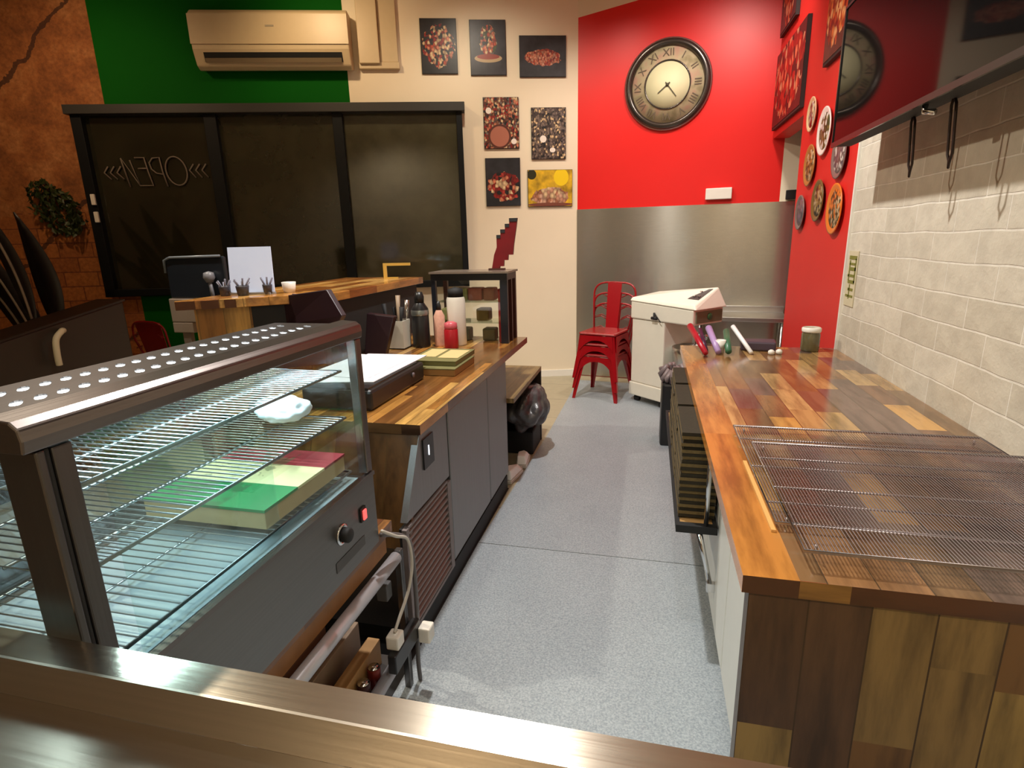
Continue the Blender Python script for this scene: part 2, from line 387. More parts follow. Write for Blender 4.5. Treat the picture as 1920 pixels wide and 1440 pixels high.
tag(g.build('floor_mat', m_vinyl2), 'grey speckled floor sheet running back to the red chairs', 'floor mat', 'grey floor sheets in the aisle')
g = MB(); g.prism([WF(0.0, 0, 0), WF(2.2, 0, 0), WF(2.2, .015, 0), WF(0, .015, 0)], (0, 0, .075))
struct(g.build('baseboard_back_left', m_white, shift=False))

g = MB(); g.box((-3.2, .2, 0), (-.842, 3.27, .005))  # black sheet stands in for the shaded floor under the stand
tag(g.build('shade_sheet', m_blackm), 'black sheet standing in for shade under the steel stand and the counter fridge', 'shade sheet')
# window on the cream/green wall
win = empty('window_1', WF(3.14, 0, 1.09)); struct(win, 'wide black framed night window with three dark panes')
WX = 2*A18*0 
win.rotation_euler = (0, 0, A18); win.matrix_basis = Matrix.Translation(WF(3.14, 0, 1.09)) @ Matrix.Rotation(A18, 4, 'Z')
m_frame = mat('window_frame_black', (.004, .005, .006), .55, spec=.25)
m_head = mat('blind_cassette', (.028, .026, .024), .5)
def pane_mat(k=1.0, nm='night_glass_screen'):
    m, nt, b = newmat(nm); v = coords(nt, sc=(1, 1, 1))
    n = noise(nt, v, 2.2, 5, .6)
    c = ramp(nt, n, [(.3, (.016*k, .0145*k, .008*k)), (.7, (.038*k, .035*k, .019*k))])
    nt.links.new(c, b.inputs['Base Color']); b.inputs['Roughness'].default_value = .07; b.inputs['Specular IOR Level'].default_value = .75
    return m
m_pane = pane_mat(); m_pane_r = pane_mat(1.7, 'night_glass_reflection_tone')  # paler base colour stands in for reflections in the right pane
m_pane_dark = pane_mat(.7, 'night_glass_dark')
hw = 1.915; H = 1.77
g = MB(); g.box((-hw, -.10, 0), (-hw+.10, -.002, H)).box((hw-.06, -.10, 0), (hw, -.002, H)).box((-hw, -.10, 0), (hw, -.002, .07))
g.box((-.66, -.09, .07), (-.54, -.002, H)).box((.60, -.09, .07), (.70, -.002, H))
g.build('window_frame', m_frame, win, bevel=.004)
g = MB(); g.box((-hw-.03, -.14, H), (hw+.03, -.002, H+.085)); g.build('blind_cassette', m_head, win, bevel=.004)
for a, b_, mm in ((-hw+.10, -.66, m_pane_dark), (-.54, .60, m_pane), (.70, hw-.06, m_pane_r)):
    g = MB(); g.box((a, -.03, .07), (b_, -.015, H)); g.build('pane', mm, win)
for z in (.81, .98):
    g = MB(); g.box((-hw+.055, -.125, z-.055), (-hw+.095, -.098, z+.05)); g.build('window_latch', m_white, win, bevel=.006)
# lettering on the left pane, seen mirrored from inside
K = 1.045/1690
def P(cx, cy): # crop coords of the lettering -> local x,z
    s = 4.868-(cx-100)*K; z = 2.475-(cy-190)*K*.95
    return Vector((3.14-s, -.045, z-1.09))
g = MB()
def stroke(pts, r=.0075): g.tube([P(*p) for p in pts], r, 6)
for x in (110, 205, 310): stroke([(x+75, 340), (x, 440), (x+95, 550)])
for x in (1460, 1560, 1660): stroke([(x+75, 320), (x, 420), (x+85, 540)])
stroke([(405, 210), (425, 340), (480, 680)]); stroke([(405, 210), (470, 400), (545, 250), (610, 300)]) if 0 else None
stroke([(480, 680), (410, 210), (640, 660), (540, 240)])
stroke([(620, 205), (770, 205), (800, 420), (850, 660), (640, 660)]); stroke([(650, 380), (790, 380)])
stroke([(1075, 680), (1030, 430), (1010, 205), (900, 215), (840, 290), (860, 390), (930, 460), (1035, 480)])
stroke([(1250+165*math.sin(a)+.08*230*math.cos(a)*-1, 430-235*math.cos(a)) for a in [2*PI*i/28 for i in range(29)]])
o = g.build('window_lettering', mat('pale_vinyl_lettering', srgb(116, 104, 92), .6), win); o['label'] = 'pale outlined OPEN lettering with chevrons, reversed'

# ================================================================= steel sheet, small wall boxes
g = MB(); g.prism([RF(.0, .001, .01), RF(2.168, .001, .01), RF(2.168, .001, 1.868), RF(0, .001, 1.876)], RF(0, .012, 0)-RF(0, .0, 0))
tag(g.build('steel_splashback', steel('splash_steel', (.52, .49, .42), .21, 'X', .6, bump=.0, aniso=.94, metal=.85)), 'large brushed steel sheet fixed to the wall below the red paint', 'splashback')
r = empty('steel_bench', RF(1.75, .25, 0), A85, 'steel wash bench against the steel sheet behind the white mixer', 'bench')
g = MB(); g.box((-.42, -.25, .76), (.40, .23, .80)).box((-.42, .20, .80), (.40, .235, .86)); g.build('bench_top', m_steel, r, bevel=.004)
for sx in (-.39, .37):
    for sy in (-.22, .19):
        g = MB(); g.cyl((sx, sy, 0), (sx, sy, .76), .018, 10); g.build('leg', m_steel, r)
g = MB(); g.box((-.40, -.23, .25), (.38, .2, .27)); g.build('undershelf', m_steel, r)
g = MB(); g.prism([RF(1.338, .0015, 1.915), RF(1.585, .0015, 1.915), RF(1.585, .0015, 2.022), RF(1.338, .0015, 2.022)], RF(0, .05, 0)-RF(0, 0, 0))
tag(g.build('wall_box', m_white, bevel=.006), 'small white box on the red wall just above the steel sheet', 'wall box')
g = MB(); g.prism([RF(2.07, .0015, 1.885), RF(2.16, .0015, 1.885), RF(2.16, .0015, 1.97), RF(2.07, .0015, 1.97)], RF(0, .05, 0)-RF(0, 0, 0))
tag(g.build('wall_box', m_black, bevel=.006), 'small black box on the white strip at the end of the steel sheet', 'wall box')

# ================================================================= clock
ck = empty('wall_clock', RF(.917, .002, 3.02), A85, 'large round clock with roman numerals on the red wall', 'clock')
MC = Matrix.Rotation(R(90), 4, 'X')   # lathe z -> -y
rimm = mat('pewter_rim', (.10, .085, .075), .25, .8); rimhi = mat('pewter_edge', (.34, .29, .27), .3, .8)
g = MB(); g.lathe([(.405, 0), (.415, .02), (.40, .045), (.375, .055), (.36, .05), (.35, .03), (.345, .012)], MC, 64)
g.build('rim', rimm, ck)
g = MB(); g.lathe([(.419, .0), (.424, .012), (.412, .03), (.404, .03)], MC, 64); g.build('outer_rim', rimhi, ck)
g = MB(); g.lathe([(.352, .0), (.352, .012), (.0, .014)], MC, 64)
def clockface():
    m, nt, b = newmat('clock_ring'); v = coords(nt)
    c = ramp(nt, noise(nt, v, 8, 5), [(.35, srgb(150, 138, 104)), (.5, srgb(184, 168, 134)), (.65, srgb(190, 150, 128))])
    nt.links.new(c, b.inputs['Base Color']); b.inputs['Roughness'].default_value = .6; return m
g.build('numeral_ring', clockface(), ck)
g = MB(); g.lathe([(.222, .014), (.225, .024), (.213, .024), (.211, .014)], MC, 48); g.build('inner_ring', rimm, ck)
g = MB(); g.lathe([(.211, .014), (.211, .017), (0, .017)], MC, 48); g.build('dial', mat('clock_dial', srgb(226, 220, 178), .6, var=.05, scale=9), ck)
m_num = mat('clock_numerals', srgb(92, 76, 58), .6)
for i, t in enumerate(['XII', 'I', 'II', 'III', 'IIII', 'V', 'VI', 'VII', 'VIII', 'IX', 'X', 'XI']):
    a = -R(30*i)
    T = Matrix.Rotation(R(90), 4, 'X') @ Matrix.Rotation(a, 4, 'Z') @ Matrix.Translation((0, .287, .0155))
    g = MB(); text_geo(g, t, .095, T); g.build('numeral', m_num, ck)
def hand(ang, L, w_):
    T = Matrix.Rotation(R(90), 4, 'X') @ Matrix.Rotation(-R(ang), 4, 'Z')
    h = MB(); h.prism([T @ Vector(p) for p in ((-w_, -.03, .022), (w_, -.03, .022), (w_*.7, L, .022), (-w_*.7, L, .022))], T.to_3x3() @ Vector((0, 0, .003)))
    return h
hm = mat('clock_hand', srgb(70, 66, 48), .5)
hand(232, .115, .006).build('hour_hand', hm, ck); hand(142, .145, .005).build('minute_hand', hm, ck)
g = MB(); g.lathe([(.015, .018), (.015, .03), (0, .031)], MC, 16); g.build('hub', hm, ck)

# ================================================================= food pictures
def pic_mat(name, bg, cols, ell, vs=18, extra=None, rot=0, seed=0, hv='xz'):
    """bg colour, list of shard colours, ell=(cx,cz,rx,rz) mask in local metres"""
    m, nt, b = newmat(name); tc = nt.nodes.new('ShaderNodeTexCoord')
    sp = nt.nodes.new('ShaderNodeSeparateXYZ'); nt.links.new(tc.outputs['Object'], sp.inputs[0])
    hx = sp.outputs[0] if hv[0] == 'x' else sp.outputs[1]
    wv = nt.nodes.new('ShaderNodeMapping'); wv.inputs['Location'].default_value = (seed, seed, seed); wv.inputs['Rotation'].default_value = (rot, rot, rot); wv.inputs['Scale'].default_value = (1.3, 1.3, 1.0)
    nt.links.new(tc.outputs['Object'], wv.inputs['Vector'])
    vo = nt.nodes.new('ShaderNodeTexVoronoi'); vo.inputs['Scale'].default_value = vs; nt.links.new(wv.outputs[0], vo.inputs['Vector'])
    se = nt.nodes.new('ShaderNodeSeparateColor'); nt.links.new(vo.outputs['Color'], se.inputs[0])
    st = [(i/len(cols), c) for i, c in enumerate(cols)]
    c = ramp(nt, se.outputs[0], st, 'CONSTANT')
    shade = ramp(nt, vo.outputs['Distance'], [(.05, (1.15, 1.15, 1.15)), (.75, (.25, .2, .2))])
    c = mixc(nt, .8, c, shade, 'MULTIPLY')
    dx = M_(nt, 'DIVIDE', M_(nt, 'SUBTRACT', hx, ell[0]), ell[2]); dz = M_(nt, 'DIVIDE', M_(nt, 'SUBTRACT', sp.outputs[2], ell[1]), ell[3])
    rr = M_(nt, 'ADD', M_(nt, 'MULTIPLY', dx, dx), M_(nt, 'MULTIPLY', dz, dz))
    rr = M_(nt, 'ADD', rr, M_(nt, 'MULTIPLY', M_(nt, 'SUBTRACT', noise(nt, tc.outputs['Object'], 16, 3), .5), 1.4))
    mask = M_(nt, 'LESS_THAN', rr, 1.0)
    bgc = ramp(nt, noise(nt, tc.outputs['Object'], 9, 5), [(.35, tuple(x*.5 for x in bg)), (.7, tuple(x*1.6 for x in bg))])
    c = mixc(nt, mask, bgc, c)
    if extra:
        for (ex, ez, er, ec, aspect) in extra:
            ax_ = M_(nt, 'DIVIDE', M_(nt, 'SUBTRACT', hx, ex), er); az_ = M_(nt, 'DIVIDE', M_(nt, 'SUBTRACT', sp.outputs[2], ez), er*aspect)
            q = M_(nt, 'LESS_THAN', M_(nt, 'ADD', M_(nt, 'MULTIPLY', ax_, ax_), M_(nt, 'MULTIPLY', az_, az_)), 1.0)
            c = mixc(nt, q, c, ec)
    nt.links.new(c, b.inputs['Base Color']); b.inputs['Roughness'].default_value = .4
    return m
DK = (.012, .010, .012)
pin = srgb(214, 130, 96); ora = srgb(190, 70, 30); crm = srgb(226, 196, 150); rdd = srgb(150, 24, 18); gry = srgb(120, 104, 98); wht = srgb(235, 225, 215); grn = srgb(70, 80, 40)
edge = mat('canvas_edge', (.02, .016, .015), .6)
def picture(s0, s1, z0, z1, m, label, frame='W'):
    w_ = abs(s1-s0)/2; h_ = z1-z0
    o = empty('food_picture', WF((s0+s1)/2, .0015, z0), A18, label, 'picture', 'food pictures on the cream wall')
    g = MB(); g.box((-w_, -.018, 0), (w_, 0, h_)); g.build('canvas', edge, o)
    g = MB(); g.box((-w_+.004, -.021, .004), (w_-.004, -.0185, h_-.004)); g.build('print', m, o)
    return o
picture(1.61, 1.245, 3.23, 3.732, pic_mat('print_chilli_burst', DK, [ora, crm, rdd, DK, pin, (.02, .015, .02), crm], (0, .25, .16, .19), 34, rot=.6), 'tall dark picture of scattered chilli shards, nearest the air conditioner')
picture(1.115, .748, 3.215, 3.721, pic_mat('print_bowl', (.022, .018, .026), [grn, pin, gry, ora, DK, crm, rdd], (0, .31, .09, .14), 34, [(0, .155, .14, srgb(176, 150, 112), .28), (0, .17, .115, srgb(140, 50, 34), .22)], rot=.4, seed=2), 'tall dark picture of a bowl with food leaping out, in the top row')
picture(.612, .129, 3.197, 3.58, pic_mat('print_platter', (.02, .018, .024), [pin, ora, srgb(222, 160, 130), rdd, pin], (0, .18, .19, .075), 46, rot=.5, seed=4), 'wide dark picture of a heaped pink and orange platter beside the red wall')
picture(1.003, .631, 2.51, 3.009, pic_mat('print_spices', (.05, .03, .025), [gry, rdd, crm, srgb(100, 50, 34), pin, DK, srgb(130, 84, 60)], (0, .25, .4, .4), 40, [(-.13, .37, .03, wht, 1), (-.02, .12, .12, srgb(84, 40, 28), 1), (-.02, .12, .10, srgb(170, 104, 84), 1), (.13, .07, .028, wht, 1)], seed=5), 'tall brown picture of spices with a round bowl and white garlic')
picture(.50, .131, 2.40, 2.908, pic_mat('print_mushrooms', (.05, .04, .04), [gry, srgb(96, 80, 72), srgb(70, 54, 52), crm, srgb(130, 112, 100), DK], (0, .25, .4, .4), 44, [(-.06, .20, .035, wht, 1), (.04, .09, .03, wht, .8)], seed=7), 'tall grey brown picture of mushrooms with one white ball')
picture(1.0, .627, 1.93, 2.418, pic_mat('print_meats', (.015, .015, .02), [rdd, pin, srgb(190, 60, 50), crm, DK, srgb(120, 20, 20)], (.01, .20, .17, .15), 26, rot=.8, seed=9), 'picture with black top and red sliced meats, at lower left of the group')
picture(.547, .06, 1.915, 2.293, pic_mat('print_wrap', srgb(200, 160, 30), [srgb(222, 178, 150), srgb(204, 150, 120), crm, srgb(170, 110, 80)], (0, .10, .2, .10), 22, [(.12, .30, .08, srgb(240, 205, 20), 1.1), (-.2, .33, .05, srgb(40, 40, 12), 1), (0, .02, .25, srgb(120, 66, 50), .08)], seed=11), 'bright yellow and pink picture of a wrap, lowest on the cream wall')

# pictures on the red side wall (face -x)
def side_pic(y0, y1, z0, z1, m, label):
    o = empty('food_picture', (XW+.0, (y0+y1)/2, z0), 0, label, 'picture', 'food pictures on the red side wall')
    w_ = abs(y1-y0)/2
    g = MB(); g.box((-.028, -w_, 0), (0, w_, z1-z0)); g.build('canvas', edge, o)
    g = MB(); g.box((-.031, -w_+.006, .02), (-.0285, w_-.006, z1-z0-.006)); g.build('print', m, o)
pep = [srgb(210, 40, 24), srgb(236, 120, 84), srgb(150, 16, 14), (.02, .005, .005), srgb(230, 160, 120), srgb(180, 30, 20)]
side_pic(5.05, 6.10, 2.50, 3.13, pic_mat('print_peppers', (.05, .008, .008), pep, (0, .36, .55, .30), 14, hv='yz', seed=3), 'wide picture of red chilli peppers hung over the doorway')
side_pic(5.50, 6.08, 3.27, 3.85, pic_mat('print_skewers', (.05, .02, .02), [ora, pin, rdd, DK], (0, .3, .2, .3), 18, hv='yz', seed=6), 'dark picture above the chilli pepper picture, cut by the top edge')
side_pic(4.06, 4.50, 2.63, 3.25, pic_mat('print_pasta', (.06, .02, .015), [srgb(214, 110, 50), srgb(236, 170, 110), rdd, ora], (0, .34, .25, .25), 20, hv='yz', seed=8), 'tall picture of orange food high on the red wall beside the black screen')
# round plates
plates = [(4.71, 2.385, .115, [crm, rdd, wht], 'narrow plate with white bands, nearest the chilli pepper picture', 0),
          (4.34, 2.215, .150, [wht, grn, srgb(150, 130, 70)], 'large white plate with a green centre', 1),
          (3.955, 2.02, .135, [gry, wht, srgb(120, 110, 120)], 'grey white plate just under the end of the black screen', 2),
          (4.63, 2.035, .140, [srgb(170, 120, 60), crm, grn], 'tan plate in the middle of the left column', 3),
          (4.32, 1.78, .135, [srgb(110, 90, 44), srgb(150, 120, 60), DK, crm], 'dark olive plate, middle one of the bottom three', 4),
          (3.93, 1.71, .150, [srgb(220, 120, 40), srgb(80, 60, 20), crm, grn], 'orange and black plate, nearest the white brick', 5),
          (4.77, 1.72, .125, [gry, srgb(140, 110, 130), srgb(100, 104, 120)], 'grey mauve plate beside the steel sheet', 6)]
for y, z, rad, cols, lab, sd in plates:
    o = empty('wall_plate', (XW+.0005, y, z-rad), 0, 'round '+lab, 'plate', 'round plates on the red side wall')
    T = Matrix.Translation((0, 0, rad)) @ Matrix.Rotation(R(-90), 4, 'Y')
    g = MB(); g.lathe([(rad*.6, 0), (rad, .018), (rad, .024), (rad*.93, .024), (rad*.72, .014)], T, 40)
    g.build('plate_rim', mat('plate_rim_%d' % sd, cols[0], .3), o)
    g = MB(); g.lathe([(rad*.78, .015), (rad*.74, .018), (0, .018)], T, 40)
    g.build('plate_centre', pic_mat('plate_print_%d' % sd, cols[1], cols, (0, rad, rad*.8, rad*.8), 34, hv='yz', seed=sd), o)
# narrow sign with yellow green lettering by the pier
o = empty('wall_sign', (XW-.001, 3.52, 1.17), 0, 'small cream wall sign with olive green upright lettering beside the red wall', 'sign')
g = MB(); g.box((-.004, -.075, 0), (0, .075, .30)); g.build('sign_board', mat('sign_cream', srgb(206, 196, 164), .6), o)
g = MB()
om = mat('olive_letters', srgb(122, 122, 50), .6)
for i, (zz, hh) in enumerate(((.255, .02), (.225, .012), (.195, .018), (.16, .014), (.125, .018), (.085, .014), (.05, .012))):
    g.box((-.006, -.06+.01*(i % 2), zz), (-.0045, .055-.012*(i % 3), zz+hh))
g.box((-.006, -.06, .13), (-.0045, -.045, .26)).box((-.006, .03, .14), (-.0045, .045, .25)).box((-.006, .0, .04), (-.0045, .013, .12))
g.build('lettering', om, o)

# ================================================================= air conditioner and ducts
ac = empty('air_conditioner', WF(3.02, .0015, 3.24), A18, 'long cream wall air conditioner over the dark window', 'air conditioner')
m_ac = mat('aged_ivory_plastic', srgb(204, 184, 148), .4)
prof = [(0, .03), (0, .505), (-.17, .505), (-.215, .47), (-.225, .25), (-.215, .16), (-.16, .03), (-.10, .0)]
g = MB(); g.prism([(-.735, y, z) for y, z in prof], (1.47, 0, 0)); g.build('body', m_ac, ac, bevel=.012)
g = MB(); g.prism([(-.735, -.2255, .2), (-.735, -.232, .2), (-.735, -.232, .455), (-.735, -.2205, .46)], (1.47, 0, 0)); g.build('front_panel', m_ac, ac)
g = MB(); g.prism([(-.64, -.206, .135), (-.64, -.178, .055), (-.64, -.172, .058), (-.64, -.200, .138)], (1.30, 0, 0)); g.build('air_outlet', m_black, ac)
g = MB(); g.prism([(-.63, -.206, .085), (-.63, -.19, .05), (-.63, -.184, .052), (-.63, -.2, .088)], (1.28, 0, 0)); g.build('louvre', mat('louvre_grey', srgb(120, 104, 80), .5), ac)
g = MB(); g.box((-.03, -.2345, .345), (.05, -.232, .36)); g.build('badge', mat('badge_silver', srgb(190, 180, 160), .3, .5), ac)
g = MB(); 
d = empty('pipe_duct', WF(2.04, .0015, 3.27), A18, 'wide cream pipe cover rising from the air conditioner to the ceiling', 'duct')
g.box((-.18, -.09, .04), (.02, 0, TOP-3.275)); g.build('duct_cover', m_ac, d, bevel=.006)
g = MB(); g.box((-.19, -.055, 0), (.21, 0, .06)).box((.022, -.045, .061), (.20, 0, TOP-3.275)); g.build('duct_base', m_ac, d, bevel=.005)

# ================================================================= black screens over the worktop
m_scr = mat('off_screen_glass', (.004, .0035, .0035), .04, spec=.10)
def screen(y0, y1, z0, z1, label):
    o = empty('menu_screen', (.87, (y0+y1)/2, z0), 0, label, 'screen')
    w_ = (y1-y0)/2; h = z1-z0
    g = MB(); g.box((.002, -w_, 0), (.085, w_, h)); g.build('housing', m_blackm, o, bevel=.004)
    g = MB(); g.box((-.004, -w_+.012, .02), (.0015, w_-.012, h-.012)); g.build('display', m_scr, o)
    g = MB(); g.box((-.009, -w_, -.004), (.0, w_, .018)).box((-.009, -w_, h-.011), (.0, w_, h)).box((-.009, -w_, .0185), (.0, -w_+.011, h-.0115)).box((-.009, w_-.011, .0185), (.0, w_, h-.0115)); g.build('bezel', mat('bezel_black', (.02, .02, .02), .25), o)
    g = MB(); g.box((.0855, -.14, .2), (XW-.8705, .14, .42)); g.build('wall_bracket', m_blackm, o)
    return o
screen(1.30, 3.30, 1.985, 2.60, 'long switched off black screen hung over the worktop, reflecting the clock')
g = MB(); g.tube([(.885, 2.33, 1.983), (.885, 2.33, 1.962), (.905, 2.30, 1.955)], .010, 8)
tag(g.build('cable_clip', m_chrome), 'small shiny clip under the middle of the long black screen', 'clip')
for y, lab in ((2.565, 'thin black cable loop hanging on the bricks nearer the red wall'), (2.265, 'thin black cable loop hanging on the bricks nearer the viewer')):
    g = MB(); pts = []
    for i in range(21):
        a = i/20; t = abs(2*a-1)
        pts.append((.955-.015*t, y+(-.016 if a < .5 else .016)*(1 if .06 < abs(a-.5) < .47 else .2) + .0*t, 1.775+.215*t))
    g.tube(pts, .0045, 8); tag(g.build('cable_loop', mat('dark_cable', srgb(40, 22, 16), .4)), lab, 'cable', 'cable loops under the black screen')

# ================================================================= right counter
wt_tones = [(0, srgb(120, 92, 62)), (.15, srgb(172, 138, 88)), (.29, srgb(136, 100, 66)), (.40, srgb(186, 142, 78)), (.52, srgb(108, 88, 78)), (.68, srgb(144, 104, 62)), (.78, srgb(184, 152, 100)), (.90, srgb(124, 90, 66)), (.97, srgb(134, 74, 44))]
m_wt = wood('butcher_block_right', ('Y', 'X'), .31, .094, wt_tones, .16, .3, .0)
m_edge1 = wood('butcher_edge_right', ('Y', 'Z'), .6, .2, [(0, srgb(205, 120, 40)), (.3, srgb(190, 104, 36)), (.55, srgb(214, 140, 60)), (.8, srgb(150, 60, 26))], .2, .5, 1.4)
m_end = wood('butcher_end_panel', ('Z', 'X'), .55, .115, [(0, srgb(110, 78, 42)), (.25, srgb(146, 120, 68)), (.6, srgb(88, 62, 40)), (.78, srgb(132, 106, 62))], .4, .1, 3.3)
m_edge2 = wood('butcher_edge_front', ('X', 'Z'), .3, .2, [(0, srgb(70, 40, 20)), (.3, srgb(120, 84, 44)), (.6, srgb(150, 108, 52)), (.8, srgb(84, 50, 26))], .3, .3, 2.1)
def slab_faces(mb, x0, x1, y0, y1, z0, z1):
    # top mi0, aisle edge mi1, end edge mi2
    mb.mi = 0; mb._add([(x0, y0, z1), (x1, y0, z1), (x1, y1, z1), (x0, y1, z1)], [(0, 1, 2, 3)])
    mb._add([(x0, y0, z0), (x1, y0, z0), (x1, y1, z0), (x0, y1, z0)], [(3, 2, 1, 0)])
    mb.mi = 1; mb._add([(x0, y0, z0), (x0, y1, z0), (x0, y1, z1), (x0, y0, z1)], [(3, 2, 1, 0)]); mb._add([(x1, y0, z0), (x1, y1, z0), (x1, y1, z1), (x1, y0, z1)], [(0, 1, 2, 3)])
    mb.mi = 2; mb._add([(x0, y0, z0), (x1, y0, z0), (x1, y0, z1), (x0, y0, z1)], [(0, 1, 2, 3)]); mb._add([(x0, y1, z0), (x1, y1, z0), (x1, y1, z1), (x0, y1, z1)], [(3, 2, 1, 0)])
g = MB(); slab_faces(g, .318, XW-.002, 1.095, 3.66, .86, .90)
rc = empty('wooden_worktop', (.65, 2.38, .86), 0, 'long glossy patchwork wood worktop along the white brick wall', 'worktop')
g.build('top', [m_wt, m_edge1, m_edge2], rc, world=True)
g = MB(); slab_faces(g, .21, .3178, 1.095, 3.66, .86, .90)
m_front = wood('orange_front_stave', ('Y', 'X'), 1.15, .4, [(0, srgb(178, 122, 58)), (.35, srgb(170, 104, 50)), (.7, srgb(184, 132, 70))], .2, .5, .25)
g.build('front_stave', [m_front, m_edge1, mat('dark_stave_end', srgb(84, 52, 30), .4, var=.3, scale=14)], rc, world=True, bevel=0)
g = MB(); slab_faces(g, .225, XW-.004, 1.10, 1.14, 0, .8595)
e_ = g.build('end_panel', [m_end, m_end, m_end], rc, world=True)
# fridge under the worktop
m_fr = mat('fridge_enamel', srgb(222, 222, 214), .35)
fr = empty('undercounter_fridge', (.68, 2.0, 0), 0, 'white undercounter fridge beneath the long right worktop', 'fridge')
g = MB(); g.box((.33, 1.15, .09), (1.08, 2.98, .855)); g.build('body', m_fr, fr, world=True, bevel=.004)
g = MB(); g.box((.36, 1.17, .0), (1.06, 2.95, .0895)); g.build('plinth', m_blackm, fr, world=True)
for y0, y1 in ((1.16, 1.755), (1.765, 2.36), (2.37, 2.965)):
    g = MB(); g.box((.292, y0, .10), (.3295, y1, .845)); dd = g.build('door', m_fr, fr, world=True, bevel=.005)
# trolley with stacked boxes
tr = empty('side_shelf', (.215, 2.75, .475), 0, 'narrow black framed shelf hung below the worktop edge on the aisle side, holding cardboard stacks', 'shelf')
g = MB(); g.box((.135, 2.03, .475), (.287, 2.06, .505)).box((.135, 2.06, .475), (.150, 3.5, .505)).box((.272, 2.06, .475), (.287, 3.5, .505)).box((.135, 3.5, .475), (.287, 3.53, .505)); g.build('frame', m_blackm, tr, world=True)
g = MB(); g.box((.1505, 2.0605, .478), (.2715, 3.4995, .50)); g.build('shelf', mat('shelf_wood', srgb(176, 136, 84), .5, var=.2), tr, world=True)
for y in (2.045, 3.515):
    g = MB(); g.cyl((.245, y, .5055), (.245, y, .8595), .009, 10); g.build('hanger_post', m_chrome, tr, world=True)
    g = MB(); g.tube([(.222, y, .4745), (.275, y, .26)], [.012, .008], 10); q = g.build('strut', m_chrome, tr, world=True)
    g = MB(); g.box((.262, y-.012, .225), (.2915, y+.012, .262)); g.build('strut_foot', m_chrome, tr, world=True).parent = q
m_corr = mat('corrugated_card', srgb(122, 102, 64), .9, var=.35, scale=160, bump=.5)
m_cdark = mat('box_edge_dark', srgb(46, 40, 26), .9, var=.4, scale=90)
m_cmid = mat('box_edge_brown', srgb(110, 92, 56), .9, var=.4, scale=90)
for k, y in enumerate((2.10, 2.48, 2.86)):
    st = empty('box_stack', (.215, y+.175, .506), 0, ['stack of flattened corrugated cartons at the near end of the side shelf', 'stack of flattened corrugated cartons in the middle of the side shelf', 'stack of flattened corrugated cartons at the far end of the side shelf'][k], 'cartons', 'carton stacks on the side shelf')
    g = MB()
    for i in range(25):
        j = random.uniform(-.005, .005)
        g.box((.147+j, y+j, .507+i*.0140), (.282+j*.5, y+.35+j, .507+i*.0140+.0132)); g.m[-6:] = [1, 1, 1+i % 2, 1, 1, 0]
    o = g.build('cartons', [m_corr, m_cdark, m_cmid], st, world=True)
# black bin with grey liner
bn = empty('waste_bin', (.23, 4.35, 0), 0, 'black bin with a grey liner past the end of the side shelf', 'bin')
g = MB(); g.prism([(.125, 4.22, 0), (.30, 4.22, 0), (.30, 4.48, 0), (.125, 4.48, 0)], (0, 0, .50)); g.build('bin_body', m_black, bn, world=True, bevel=.02)
g = MB()
for i in range(14):
    a = 2*PI*i/14; g.tube([(.212+.075*math.cos(a), 4.35+.12*math.sin(a), .505), (.212+.10*math.cos(a+.1), 4.35+.145*math.sin(a+.1), .55+.03*math.sin(3*a)), (.212+.05*math.cos(a+.3), 4.35+.08*math.sin(a+.3), .60+.02*math.cos(4*a))], .02, 6)
g.build('liner', mat('grey_liner', srgb(130, 116, 116), .4, var=.2), bn, world=True)

# wire racks on the worktop
def rack(x0, x1, y0, y1, z, label, n):
    o = empty('wire_rack', ((x0+x1)/2, (y0+y1)/2, z-.012), 0, label, 'wire rack', 'wire racks on the right worktop')
    g = MB(); r_ = .0028
    pts = [(x0, y0, z), (x1, y0, z), (x1, y1, z), (x0, y1, z)]
    g.tube(pts, .0042, 8, closed=True)
    for yy in (y0+.12, (y0+y1)/2, y1-.12): g.tube([(x0, yy, z-.004), (x1, yy, z-.004)], .003, 6)
    for xx in (x0+.03, x1-.03):
        for yy in (y0+.03, y1-.03): g.tube([(xx, yy, z), (xx, yy, z-.0155)], .0035, 6)
    g.build('rack_frame', m_rw, o, world=True)
    g = MB()
    for i in range(1, n):
        xx = x0+(x1-x0)*i/n; g.tube([(xx, y0, z+.002), (xx, y1, z+.002)], .0014, 4, cap=False)
    w2 = g.build('grid_wires', m_rw, o, world=True); w2['kind'] = 'stuff'
m_rw = mat('rack_wire', (.42, .38, .38), .4, 1)
rack(.312, 1.065, 1.305, 2.02, .918, 'wire cooling rack lying underneath, farther from the viewer', 98)
rack(.335, 1.075, 1.15, 1.80, .938, 'wire cooling rack lying on top, nearer the front end of the worktop', 98)
g = MB(); g.box((.300, 1.29, .9005), (.3105, 1.72, .9065)); tag(g.build('wooden_strip', mat('pale_strip', srgb(222, 170, 100), .4)), 'thin pale wooden strip beside the left edge of the wire racks', 'strip')

